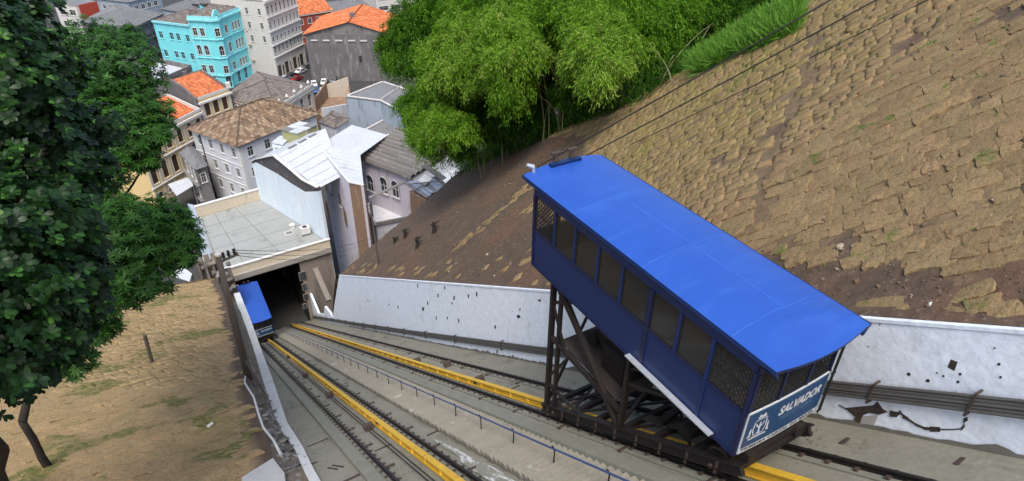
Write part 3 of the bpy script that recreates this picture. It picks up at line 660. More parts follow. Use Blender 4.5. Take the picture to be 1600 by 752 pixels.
    for pts in ([(-.13, .29), (.13, .29), (.13, .35), (.1, .37), (.1, .41), (.04, .41), (.04, .37), (-.04, .37), (-.04, .41), (-.1, .41), (-.1, .37), (-.13, .35)],
                [(-.2, .24), (.2, .24), (.2, .265), (-.2, .265)],
                [(-.2, .22), (-.23, .0), (-.17, -.18), (-.14, -.16), (-.19, 0), (-.165, .2)], [(.2, .22), (.23, .0), (.17, -.18), (.14, -.16), (.19, 0), (.165, .2)],
                [(-.02, .16), (.02, .16), (.035, .06), (.03, -.14), (-.03, -.14), (-.035, .06)], [(-.03, .0), (-.12, .06), (-.14, .16), (-.1, .14), (-.085, .07), (-.03, .05)], [(.03, .0), (.12, .06), (.14, .16), (.1, .14), (.085, .07), (.03, .05)],
                [(-.07, -.14), (.07, -.14), (.05, -.18), (-.05, -.18)],
                [(-.3, -.3), (.3, -.3), (.27, -.25), (-.27, -.25)], [(-.36, -.22), (-.25, -.2), (-.25, .0), (-.28, .08), (-.31, 0), (-.31, -.12)], [(.36, -.22), (.25, -.2), (.25, .0), (.28, .1), (.31, 0), (.31, -.12)], [(-.2, -.22), (.2, -.22), (.16, -.19), (-.16, -.19)]):
        q = flat(pts); em.add(q.v, q.f)
    B(em, 'crest', M_signw, s)
    g = G(); g.bx(0, W_, L_ - .05, L_, -.06, 1.06); B(g, 'end_panel', M_navy)
    g = G(); g.bx(0, W_, L_ - .05, L_, 2.2, 2.5); B(g, 'header_rail', M_navy)
    for x in (.05, .86, 1.68, W_ - .05): g = G(); g.bx(x - .04, x + .04, L_ - .06, L_ + .01, 1.06, 2.2); B(g, 'window_post', M_navy2)
    # roof: shallow vault, hipped down at the near end, with fascia and welted seams
    RX0, RX1, RY0, RY1, RZ = -.1, W_ + .1, -.36, L_ + .47, 2.6
    def rz(x, y):
        u = 2 * (x - RX0) / (RX1 - RX0) - 1; f = max(0, min(1, (y - RY0) / 1.0)); f = math.sin(f * math.pi / 2)
        return RZ + .14 * (1 - abs(u) ** 2.4) * f - .05 * (1 - f) * (1 - abs(u))
    def rz(x, y):
        u = 2 * (x - RX0) / (RX1 - RX0) - 1; top = RZ + .15 * (1 - abs(u) ** 2.4); yc = RY0 + .78 * math.sqrt(max(0, 1 - u * u)); edge = RZ - .09 * (1 - u * u)
        return top if y >= yc else edge + (top - edge) * (y - RY0) / max(1e-4, yc - RY0)
    nx, ny = 18, 100; V = []
    for j in range(ny + 1):
        for i in range(nx + 1):
            x = RX0 + (RX1 - RX0) * i / nx; y = RY0 + (RY1 - RY0) * (j / ny); bx_ = bow(max(0, min(W_, x))) * 2.4 if j == 0 else 0
            V.append((x, y + bx_ * (1 if j == 0 else 0), rz(x, y) + (.012 * noise.noise(Vector((x * 1.6, y * 1.3, 2))) if 0 < i < nx and j else 0)))
    g = G(); n = nx + 1; g.add(V, [(j * n + i, j * n + i + 1, (j + 1) * n + i + 1, (j + 1) * n + i) for j in range(ny) for i in range(nx)])
    roof = B(g, 'roof', M_blue, smooth=True)
    for X in (RX0, RX1):
        g = G(); s_ = -1 if X < 1 else 1
        g.prism([(X, RY0, RZ + .012), (X + s_ * .015, RY0, RZ - .07), (X - s_ * .03, RY0, RZ - .08), (X - s_ * .12, RY0, 2.36), (X - s_ * .17, RY0, 2.36), (X - s_ * .06, RY0, RZ - .02)], (0, RY1 - RY0, 0)); B(g, 'fascia', M_navy, roof)
    g = G(); P = [(x, RY0 + bow(max(0, min(W_, x))) * 2.4 - .004, rz(x, RY0)) for x in [RX0 + (RX1 - RX0) * i / 14 for i in range(15)]]
    V = []
    for p in P: V += [(p[0], p[1], p[2] + .01), (p[0], p[1] + .02, p[2] - .085), (p[0], p[1] + .25, p[2] - .12)]
    g.add(V, [(3 * i + k, 3 * i + k + 1, 3 * i + 4 + k, 3 * i + 3 + k) for i in range(14) for k in range(2)]); B(g, 'fascia', M_navy, roof)
    g = G(); g.bx(RX0, RX1, RY1 - .04, RY1 + .004, RZ - .1, RZ + .012); B(g, 'fascia', M_navy, roof)
    for y in (.72, 3.3, 5.9):
        g = G(); P = [(RX0 + .02 + (RX1 - RX0 - .04) * i / 14, y + .05 * noise.noise(Vector((i, y, 0)))) for i in range(15)]
        g.tube([(x, yy, rz(x, yy) - .001) for x, yy in P], .009, 5); B(g, 'roof_seam', M_seam, roof)
    g = G(); g.tube([(W_ / 2 + .1, y, rz(W_ / 2 + .1, y) - .001) for y in [.75 + .3 * i for i in range(24)]], .011, 5); B(g, 'roof_seam', M_seam, roof)
    g = G(); g.bx(.05, W_ - .05, .1, L_ - .1, 2.36, 2.4); B(g, 'ceiling', M_beige)
    # fittings on the far roof edge
    for x in (.95, 1.5):
        g = G(); g.tube([(x, RY1 - .1, RZ + .1), (x, RY1 - .05, RZ + .42)], [.07, .05], 8); g.box((x, RY1 - .05, RZ + .45), (.3, .12, .07)); g.tube([(x, RY1 - .05, RZ + .2), (x, RY1 - .05, RZ + .26)], .1, 8); B(g, 'current_collector', M_rust, roof)
    g = G(); g.bx(.7, 1.7, RY1 - .25, RY1 - .08, RZ + .1, RZ + .22); B(g, 'collector_base', M_navy, roof)
    g = G(); g.tube([(.2, RY1 - .1, RZ), (.2, RY1 - .08, RZ + .22)], .05, 6); g.tube([(.2, RY1 - .08, RZ + .22), (.02, RY1 - .02, RZ + .3)], [.07, .05], 8); B(g, 'floodlight', M_alu, roof)
    # inside: benches and hand rails
    for x0, x1 in ((.12, .5), (W_ - .5, W_ - .12)):
        g = G(); g.bx(x0, x1, 1.3, L_ - 1.3, .42, .47); 
        for y in (1.4, 3, 4.6, 6.3): g.bx(x0 + .05, x1 - .05, y, y + .05, .07, .42)
        B(g, 'bench', M_beige)
    for x in (.35, W_ - .35):
        g = G(); g.tube([(x, .4, 1.95), (x, L_ - .4, 1.95)], .018, 6); B(g, 'hand_rail', M_alu)
    # ribbed footboard along the left side
    g = G(); g.bx(-.17, -.025, .57, 3.35, .0, .03); f = B(g, 'footboard', M_alu)
    for i in range(46): g = G() if i == 0 else g; y = .6 + i * .06; g.bx(-.165, -.03, y, y + .022, .03, .045)
    B(g, 'tread_rib', M_alu, f, kind='stuff')
    # ---------------- wedge-shaped chassis
    zt = -.13
    fb = lambda y: tl(y) + .62
    sl_ = Vector((0, 1, -TS)).normalized()
    for x in (.2, W_ - .2):
        g = G(); g.beam((x, -.15, fb(-.15)), (x, 7.15, fb(7.15)), .1, .26, (0, 0, 1)); g.beam((x, -.15, fb(-.15) + .14), (x, 7.15, fb(7.15) + .14), .2, .03); g.beam((x, -.15, fb(-.15) - .14), (x, 7.15, fb(7.15) - .14), .2, .03); B(g, 'main_beam', M_iron)
        for i in range(9):
            g = G(); y = .4 + i * .8; s_ = -1 if x < 1 else 1; g.bx(x + s_ * .05, x + s_ * .09, y - .03, y + .03, fb(y) - .3, fb(y) + .1); B(g, 'beam_gusset', M_rust)
        for yy, w in ((6.95, .15), (6.55, .09), (3.5, .15)):
            g = G(); g.beam((x, yy, fb(yy) + .1), (x, yy, zt), w, .13, (0, 1, 0)); B(g, 'strut', M_iron)
        for (y0, z0), (y1, z1), w in (((6.75, zt), (3.58, fb(3.58) + .12), .14), ((6.95, -1.0), (5.7, zt - .02), .08), ((6.95, -1.0), (6.2, -2.3), .07), ((6.95, -4.3), (5.2, fb(5.2) + .1), .07), ((6.9, -2.3), (3.6, -2.33), .13), ((6.9, -3.9), (6.0, -2.4), .07), ((3.5, -1.2), (1.6, zt), .1), ((3.5, -.7), (2.7, zt), .08)):
            g = G(); g.beam((x, y0, z0), (x, y1, z1), w, w, (1, 0, 0)); B(g, 'brace', M_iron)
        g = G(); g.bx(x - .06, x + .06, .1, L_ - .1, -.3, zt); B(g, 'sole_bar', M_iron)
    for y in (.0, 1.2, 2.4, 3.5, 4.6, 5.7, 7.05):
        g = G(); g.beam((.2, y, fb(y)), (W_ - .2, y, fb(y)), .12, .18); B(g, 'cross_beam', M_iron)
    for y0, y1 in ((0, 1.2), (1.2, 3.5), (3.5, 5.7), (5.7, 7.0)):
        for xa, xb in ((.25, W_ - .25), (W_ - .25, .25)):
            g = G(); g.beam((xa, y0, fb(y0) + .08), (xb, y1, fb(y1) + .06), .07, .05); B(g, 'brace', M_iron)
    for y in (6.95, 3.5):
        for za, zb in ((fb(y) + .3, zt - .2), (zt - .2, fb(y) + .3)):
            g = G(); g.beam((.25, y, za), (W_ - .25, y + .06 * (za > zb), zb), .07, .07, (0, 1, 0)); B(g, 'brace', M_iron)
    g = G(); g.bx(.3, W_ - .5, 3.9, 6.6, -2.28, -2.24); B(g, 'machine_deck', M_deckp)
    g = G(); g.bx(.7, 1.5, 4.2, 5.1, -2.24, -1.35); g.tube([(1.0, 5.3, -1.7), (1.9, 5.3, -1.7)], .45, 12); g.tube([(.9, 5.9, -1.9), (1.5, 5.9, -1.9)], .25, 10); g.bx(1.6, 2.1, 4.1, 4.9, -2.24, -1.0); B(g, 'machinery', M_iron)
    g = G(); g.beam((1.0, .5, fb(.5) + .12), (1.0, 3.4, fb(3.4) + .12), .3, .04); B(g, 'walkway_plate', M_deckp)
    g = G(); g.beam((1.9, .5, fb(.5) + .12), (1.9, 3.4, fb(3.4) + .12), .2, .04); B(g, 'walkway_plate', M_deckp)
    g = G(); g.tube([(.5, 1.7, fb(1.7) + .35), (2.0, 1.7, fb(1.7) + .35)], .22, 10); g.tube([(.6, 2.6, fb(2.6) + .3), (1.9, 2.9, fb(2.9) + .3)], .12, 8); g.bx(.9, 1.6, .7, 1.1, fb(.9) + .1, fb(.9) + .5); B(g, 'machinery', M_iron)
    for y in (.55, 6.5):
        for x in (.09 + .25, 2.09):
            cz = tl(y) + .2 + .3; g = G(); g.tube([(x - .05, y, cz), (x + .05, y, cz)], .29, 16); w = B(g, 'wheel', M_iron)
            s_ = 1 if x < 1 else -1; g = G(); g.tube([(x + s_ * .05, y, cz), (x + s_ * .075, y, cz)], .34, 16); B(g, 'wheel_flange', M_rust, w)
        g = G(); g.tube([(.1, y, tl(y) + .5), (2.3, y, tl(y) + .5)], .06, 8); B(g, 'axle', M_rust)
    g = G(); g.bx(.5, 2.0, -.05, .1, -.4, -.25); g.tube([(2.05, -.1, -.42), (2.05, .12, -.42)], .2, 12); g.bx(.35, .55, -.12, .1, -.5, -.2); B(g, 'buffer', M_iron)
    return t
def grille(t, fn, w, h_):
    """wrought scroll lattice filling an opening; fn(u,v)->point"""
    g = G(); nu = max(3, int(w / .11)); nv = max(4, int(h_ / .13))
    for i in range(nu):
        for k in range(2):
            pts = []
            for j in range(nv * 2 + 1):
                v = j / (nv * 2); u = (i + .5) / nu + (.42 / nu) * math.sin(j * math.pi / 2 + k * math.pi); pts.append(Vector(fn(min(1, max(0, u)), v)))
            for a, b in zip(pts, pts[1:]): g.beam(a, b, .016, .022, (1, 0, 0) if abs((b - a).x) < .5 * (b - a).length else (0, 1, 0))
    for v in (0.02, .5, .98): g.beam(fn(0, v), fn(1, v), .02, .02)
    for u in (0.03, .97): g.beam(fn(u, 0), fn(u, 1), .02, .02, (0, 1, 0))
    return g.build('lattice_grille', M_dark, t, local=True)
car = make_car(CAR1, 'near blue funicular car on a tall dark iron wedge chassis')
low = copy_tree(car); low.location = CAR2; low['label'] = 'small far blue funicular car at the foot of the incline by the tunnel mouth'; WM[low] = Matrix.Translation(CAR2)

# ================================================================== POLES, CABLES, SMALL THINGS ON THE BANKS
def on_left(px, py):
    d = Vector(ray(px, py)); k = 5.0
    for i in range(1500):
        p = d * k
        if p.z < hl(p.x, p.y): return p
        k += .06
    return d * k
pb = on_left(387, 588)
def tilt_up(base, top_px, top_py):           # point above/near base plane y=const seen at the pixel
    return at_y(top_px, top_py, base.y)
pt_ = tilt_up(pb, 341, 402)
t = thing('utility_pole', 'weathered wooden utility pole with insulators and a lamp standing left of the track', 'pole', pb)
g = G(); g.tube([pb + Vector((0, 0, -.6)), pb.lerp(pt_, .5), pt_], [.2, .17, .14], 10); g.build('shaft', M_wood, t, smooth=True)
ca, cb = at_y(338, 412, pb.y), at_y(372, 397, pb.y)
g = G(); g.beam(ca, cb, .1, .1); g.build('crossarm', M_wood, t)
ins = []
for px, py in ((350, 404), (358, 401), (367, 398)):
    p = at_y(px, py, pb.y); g = G(); g.tube([p + Vector((0, 0, .02)), p + Vector((0, 0, .12)), p + Vector((0, 0, .2)), p + Vector((0, 0, .3))], [.05, .09, .05, .08], 8); g.build('insulator', M_dark, t); ins.append(p + Vector((0, 0, .25)))
p = at_y(341, 400, pb.y); g = G(); g.tube([p, p + Vector((0, 0, .12)), p + Vector((0, 0, .22))], [.14, .16, .05], 10); g.build('lamp', M_trim, t)
g = G(); p = at_y(341, 432, pb.y + .1); g.tube([p, p + Vector((.1, 0, .25))], .09, 8); g.build('lamp', M_trim, t)
g = G(); g.tube([pb + Vector((.1, -.15, 1.2)), pb + Vector((.55, -1.0, -.7))], .06, 6); g.build('stay', M_wood, t)
g = G(); g.tube([pb + Vector((-.1, -.05, .7)), pb + Vector((-1.1, -.3, -.15))], .04, 6); g.build('stay', M_wood, t)
def wire(a, b, sag, r, label, group=None, n=16, m=M_dark):
    g = G(); a, b = Vector(a), Vector(b)
    g.tube([a.lerp(b, i / n) - Vector((0, 0, sag * 4 * (i / n) * (1 - i / n))) for i in range(n + 1)], r, 4); return tag(g.build('overhead_wire', m), label, 'wire', group)
for k, (i, (ex, ey)) in enumerate(zip(ins, ((540, 399), (566, 382), (600, 362)))):
    e = at_y(ex, ey, 62); wire(i, e, .5 + .2 * k, .014, ('lowest', 'middle', 'topmost')[k] + ' of the thin wires strung from the utility pole across the tunnel mouth', 'wires from the utility pole')
wp = on_hill(592, 414); wt = at_y(578, 318, wp.y)
t = thing('wire_post', 'thin bare post with wires leaning on the soil slope beside the white houses', 'post', wp)
g = G(); g.tube([wp - Vector((0, 0, .4)), wt], [.1, .07], 7); g.build('shaft', M_wood, t)
g = G(); g.beam(wt + Vector((-.4, 0, -.2)), wt + Vector((.4, 0, -.2)), .06, .06); g.build('crossarm', M_wood, t)
def over_hill(px, py, up):                  # a point this far above the slope on a sight line
    d = Vector(ray(px, py)); k = 5.0
    while k < 200:
        p = d * k
        if p.z < hrz(p.x, p.y) + up and p.x > WX - 2: return p
        k += .05
    return d * k
w1a, w1b = over_hill(1262, 16, 2.2), over_hill(900, 226, 3.2); w2a, w2b = over_hill(1330, 16, 1.7), over_hill(905, 248, 2.6); w3a, w3b = over_hill(1410, 14, .25), over_hill(1010, 214, .4)
for k, (a, b, r) in enumerate(((w1a, w1b, .035), (w2a, w2b, .03), (w3a, w3b, .02))):
    dd = (a - b).normalized(); wire(b - dd * (2.5 if k < 2 else 1), a + dd * 14, .15, r, ('topmost thick black cable running up over the turf hillside', 'second black cable, just below the topmost one above the turf hillside', 'thin grey rope lying low over the turf hillside')[k], 'cables up the hillside')
# posts and stumps on the soil
lp = on_left(237, 567); lt = at_y(226, 524, lp.y); g = G(); g.tube([lp - Vector((0, 0, .3)), lt], [.11, .1], 7); tag(g.build('fence_post', M_wood), 'single short brown post standing in the left turf bank', 'post')
for k, (px, py, hh, lab) in enumerate(((633, 372, .9, 'lowest dark stump on the soil slope, nearest the white houses'), (652, 388, 1.0, 'dark stump in the middle of the row on the soil slope'), (678, 365, 1.0, 'branched dark stump highest on the bare soil slope'), (617, 380, .6, 'small reddish stump beside the lowest dark stump'))):
    p = on_hill(px, py); g = G(); g.tube([p - Vector((0, 0, .2)), p + Vector((.05, 0, hh * .6)), p + Vector((.1, .1, hh))], [.2, .14, .16], 7)
    for a in range(4): q = p + Vector((.05, 0, hh * (.4 + .15 * a))); g.tube([q, q + Vector((math.cos(a * 2) * .4, math.sin(a * 2) * .3, .25))], [.09, .04], 5)
    tag(g.build('tree_stump', M_bark), lab, 'stump', 'stumps on the soil slope')
# white hose and slab on the left bank
P = [on_left(px, py) + Vector((0, 0, .06)) for px, py in ((378, 560), (384, 585), (383, 600), (397, 622), (405, 650), (412, 670), (428, 690))] + [at_x(440, 712, .55), at_x(449, 735, .62), at_x(452, 770, .66)]
g = G(); g.tube(P, .05, 6); tag(g.build('hose', M_trim, smooth=True), 'pale white hose snaking along the edge of the left turf bank', 'hose')
P = [on_left(px, py) for px, py in ((380, 752), (428, 722), (446, 745), (452, 790), (380, 790))]; g = G(); g.prism([p + Vector((0, 0, .22)) for p in P], (0, 0, -.8)); tag(g.build('concrete_slab', mat('pale_slab', (.5, .51, .5), .9, (.38, .38, .37), 2, .8)), 'pale concrete slab at the bottom edge of the left bank', 'slab')
p = on_left(329, 668); g = G(); g.tube([p + Vector((-.1, 0, .08)), p + Vector((.12, .1, .1))], .07, 8); tag(g.build('plastic_bottle', M_trim), 'discarded pale plastic bottle lying on the left turf', 'bottle')
p = on_hill(1453, 478); g = G(); q = lump(77, 6, 4); tag(place('stone', q.mesh('stone', M_trim), None, Matrix.Translation(p) @ Matrix.Diagonal((.2, .12, .2, 1))), 'small white stone in the dark soil above the wall', 'stone')

# ================================================================== FOLIAGE
def leaf_mat(name, cols, rough=.45, spec=.4, trans=.25):
    m = bpy.data.materials.new(name); m.use_nodes = True; nt = m.node_tree; N = nt.nodes; L = nt.links; b = N['Principled BSDF']
    at = N.new('ShaderNodeAttribute'); at.attribute_name = 'tint'; cr = N.new('ShaderNodeValToRGB'); els = cr.color_ramp.elements
    while len(els) < len(cols): els.new(.5)
    for i, c in enumerate(cols): els[i].position = i / (len(cols) - 1); els[i].color = (*c, 1)
    L.new(at.outputs['Fac'], cr.inputs[0]); L.new(cr.outputs[0], b.inputs['Base Color']); b.inputs['Roughness'].default_value = rough; b.inputs['Specular IOR Level'].default_value = spec
    tr = N.new('ShaderNodeBsdfTranslucent'); L.new(cr.outputs[0], tr.inputs[0]); mx = N.new('ShaderNodeMixShader'); mx.inputs[0].default_value = trans
    L.new(b.outputs[0], mx.inputs[1]); L.new(tr.outputs[0], mx.inputs[2]); L.new(mx.outputs[0], N['Material Output'].inputs[0]); MATS[name] = m; return m
M_leafA = leaf_mat('broad_leaf', ((.006, .02, .005), (.014, .048, .009), (.042, .13, .018), (.12, .3, .035)), .45, .3, .15)
M_leafB = leaf_mat('mango_leaf', ((.012, .045, .008), (.025, .085, .011), (.055, .16, .018)), .5, .25, .2)
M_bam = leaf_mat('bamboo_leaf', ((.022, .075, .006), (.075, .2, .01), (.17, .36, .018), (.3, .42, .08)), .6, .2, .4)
M_gras = leaf_mat('tall_grass_leaf', ((.055, .16, .018), (.12, .29, .03), (.2, .37, .06)), .6, .25, .35)
M_culm = mat('bamboo_culm', (.2, .2, .08), .6, (.11, .12, .05), 2, .9)
def leaves(P, D, Ln, Wd, up, droop=.25, fold=0.0):
    """two-quad folded leaves: P base (n,3), D direction, up hint (n,3)"""
    D = unit(D); S = unit(np.cross(D, up)); U = np.cross(S, D); n = len(P); Ln = Ln[:, None]; Wd = Wd[:, None]
    mid = P + D * Ln * .5; tip = P + D * Ln - U * Ln * droop
    a, b, c, d = P, mid + S * Wd * .5 + U * Wd * .12, tip, mid - S * Wd * .5 + U * Wd * .12
    V = np.stack([a, b, c, d], 1).reshape(-1, 3); F = np.arange(4 * n).reshape(n, 4); return V, F
def broad(P, D, Ln, Wd, up, droop=.15):
    """rounded obovate leaf of 3 quads"""
    D = unit(D); S = unit(np.cross(D, up)); U = np.cross(S, D); n = len(P); Ln = Ln[:, None]; Wd = Wd[:, None]
    r = lambda f, w, u: (P + D * Ln * f + S * Wd * w + U * Wd * u - np.array([0, 0, 1]) * Ln * droop * f * f)
    V = np.stack([r(0, 0.03, 0), r(0, -.03, 0), r(.45, .36, .1), r(.45, -.36, .1), r(.8, .46, .06), r(.8, -.46, .06), r(1.02, .14, -.02), r(1.02, -.14, -.02)], 1).reshape(-1, 3)
    b = (np.arange(n) * 8)[:, None]; F = np.concatenate([b + np.array([[0, 2, 3, 1]]), b + np.array([[2, 4, 5, 3]]), b + np.array([[4, 6, 7, 5]])]); return V, F
def lobe_pts(c, r, n, sq=(1, 1, 1), shell=.35):
    d = unit(nrg.normal(size=(n, 3))); rad = r * (1 - shell * nrg.random(n) ** 1.6)[:, None]; nb = 1 + .18 * np.sin(d[:, :1] * 5 + r) * np.cos(d[:, 1:2] * 6)
    return np.array(c) + d * rad * nb * np.array(sq), d
def px3(px, py, dep): return ray(px, py) * dep
def limb(g, a, b, r0, r1, seed, n=6, bend=.12):
    a, b = Vector(a), Vector(b); L = (b - a).length; P = []
    for i in range(n + 1):
        f = i / n; o = Vector((noise.noise(Vector((seed, f * 2, 0))), noise.noise(Vector((seed, f * 2, 9))), 0)) * L * bend * math.sin(f * math.pi); P.append(a.lerp(b, f) + o)
    g.tube(P, [r0 + (r1 - r0) * i / n for i in range(n + 1)], 8)

# ---- near tree with big rounded leaves
def big_tree():
    base = on_left(5, 765); t = thing('broadleaf_tree', 'near dark tree with large rounded glossy leaves filling the left edge', 'tree', base)
    top = Vector(px3(-40, 200, 14.5)); g = G(); limb(g, base - Vector((0, 0, .5)), px3(-15, 600, 16), .24, .18, 1); g.build('trunk', M_bark, t, smooth=True)
    g = G(); limb(g, px3(-15, 600, 16), top, .18, .12, 2)
    lobes = [(5, 30, 13, 1.1), (35, 15, 14, .5), (10, 150, 12.5, 1.1), (60, 150, 13.5, .7), (40, 240, 13, 1.1), (15, 330, 12, 1.2), (75, 330, 13, .9), (110, 235, 14.5, .6), (40, 420, 12.5, 1.1), (95, 420, 14, .9), (5, 510, 12, 1.0), (65, 510, 13, .8), (5, 585, 13, .7), (60, 565, 14, .55), (95, 545, 15, .5), (115, 500, 15, .5), (-30, 90, 12, 1.3), (-40, 400, 11.5, 1.5), (25, 90, 14, 1.0), (40, 480, 12.5, 1.0), (125, 370, 14.5, .6), (130, 470, 14.5, .5), (110, 300, 14.5, .5), (140, 420, 15, .45), (100, 190, 15, .5), (-90, 540, 11, 1.4), (-170, 600, 12, 1.9), (-220, 430, 12, 2.0), (-260, 650, 11, 1.8), (150, 200, 17, .7), (140, 270, 16, .7), (90, 100, 16, .7)]  # lobes far beyond the left edge are unseen, added to shade the bank
    big = []; rest = []
    for px, py, dep, r in lobes:
        c = px3(px, py, dep); limb(g, px3(0, 480, 15.5), c, .1, .03, px, 5)
        nr = int(125 * r * r + 40); Pc, d = lobe_pts(c, r, nr, (1, 1, .95), .55)
        for p, dd in zip(Pc, d):
            ax = unit(dd * .8 + np.array([0, 0, .75]) + nrg.normal(size=3) * .25); k = nrg.integers(7, 11); e1 = unit(np.cross(ax, [0.3, 1, .2])); e2 = np.cross(ax, e1); tb = nrg.random()
            for q in range(k):
                a = q * 2.4 + nrg.random() * .5; dr = unit(e1 * math.cos(a) + e2 * math.sin(a) + ax * (.15 + .5 * (q / k)))
                rest.append((p, dr, ax, nrg.uniform(.12, .2), min(1, max(0, .3 * tb + .22 * nrg.random() + (.4 if nrg.random() < .08 else 0)))))
    g.build('limb', M_bark, t, smooth=True)
    P = np.array([r[0] for r in rest]); dep = P @ CF; X = 800 + FOC * (P @ CR) / dep; Y = 376 - FOC * (P @ CU) / dep
    vis = (X > 0) & (X < 320) & (Y > 0) & (Y < 752); order = np.lexsort((dep, ~vis)); near = set(order[:300].tolist())
    lm = []
    for k in range(8):
        V, F = broad(np.zeros((1, 3)), np.array([[0, 1., 0]]), np.ones(1), np.full(1, .62), np.array([[0, 0, 1.]]), .12)
        lm.append(fast_mesh('leaf', V, F, M_leafA, np.full(len(V), [.1, .2, .3, .35, .4, .5, .65, .9][k])))
    for i in near:
        p, dr, ax, l, tn = rest[i]; D = Vector(dr); S = D.cross(Vector(ax)).normalized(); U = S.cross(D)
        place('leaf', lm[min(7, int(tn * 8))], t, Matrix(((S.x * l, D.x * l, U.x * l, p[0]), (S.y * l, D.y * l, U.y * l, p[1]), (S.z * l, D.z * l, U.z * l, p[2]), (0, 0, 0, 1))))
    idx = [i for i in range(len(rest)) if i not in near]
    l = np.array([rest[i][3] for i in idx]); V, F = broad(P[idx], np.array([rest[i][1] for i in idx]), l, l * .62, np.array([rest[i][2] for i in idx]), .12)
    o = bpy.data.objects.new('foliage', fast_mesh('foliage', V - np.array(base), F, M_leafA, np.repeat([rest[i][4] for i in idx], 8))); COL.objects.link(o); o.parent = t; o['kind'] = 'stuff'
    print('broad leaves', len(rest))
big_tree()
# ---- mango-like tree behind it
def mango():
    base = on_left(75, 728); t = thing('mango_tree', 'bushy green tree with long narrow leaves hanging over the left bank', 'tree', base + Vector((0, 0, 0)))
    a = Vector(px3(35, 660, 22)); g = G(); limb(g, base - Vector((0, 0, .4)), a, .15, .12, 4, 6, .04); limb(g, a, px3(40, 450, 23), .14, .1, 6); g.build('trunk', M_bark, t, smooth=True)
    lobes = [(150, 70, 26, 1.2), (190, 110, 25, 1.6), (140, 130, 25, 1.6), (228, 185, 24.5, 1.05), (180, 190, 24, 1.7), (203, 205, 24, 1.25), (172, 262, 23, .8), (120, 210, 25, 1.6), (240, 212, 24, .62), (165, 320, 22.5, .9), (240, 352, 22, 1.2), (200, 370, 21.5, 1.5), (270, 365, 22, .9), (280, 390, 22, .75), (150, 380, 22, 1.5), (220, 430, 21.5, 1.0), (170, 450, 21, 1.1), (120, 460, 22, 1.2), (60, 300, 25, 2.0), (100, 380, 24, 1.7), (205, 60, 27, .6), (230, 250, 24.2, .5), (90, 90, 26, 1.5), (110, 560, 22, .8), (150, 510, 21.5, .7)]
    rp, rd = [], []
    g = G()
    for px, py, dep, r in lobes:
        c = px3(px, py, dep); limb(g, px3(60, 480, 23.5), c, .1, .03, px, 5); p, d = lobe_pts(c, r, int(190 * r * r + 60), (1, 1, .85), .5); rp.append(p); rd.append(d)
    g.build('limb', M_bark, t, smooth=True)
    P = np.concatenate(rp); D = np.concatenate(rd); n = len(P); k = 11; ax = unit(D * .6 + np.array([0, 0, .9]) + nrg.normal(size=(n, 3)) * .3)
    e1 = unit(np.cross(ax, np.array([.3, 1, .2]))); e2 = np.cross(ax, e1); LP, LD, LU, LT = [], [], [], []; tb = nrg.random(n)
    for q in range(k):
        a = (q * 2.4 + nrg.random(n) * .6)[:, None]; LD.append(e1 * np.cos(a) + e2 * np.sin(a) + ax * (.1 + .7 * q / k)); LP.append(P); LU.append(ax); LT.append(np.clip(tb * .6 + .5 * nrg.random(n) * (q / k) + .1, 0, 1))
    LP, LD, LU, LT = map(np.concatenate, (LP, LD, LU, LT)); l = nrg.uniform(.15, .29, len(LP)); V, F = leaves(LP, LD, l, l * .25, LU, .35)
    o = bpy.data.objects.new('foliage', fast_mesh('foliage', V - np.array(base), F, M_leafB, np.repeat(LT, 4))); COL.objects.link(o); o.parent = t; o['kind'] = 'stuff'; print('mango leaves', len(LP))
mango()
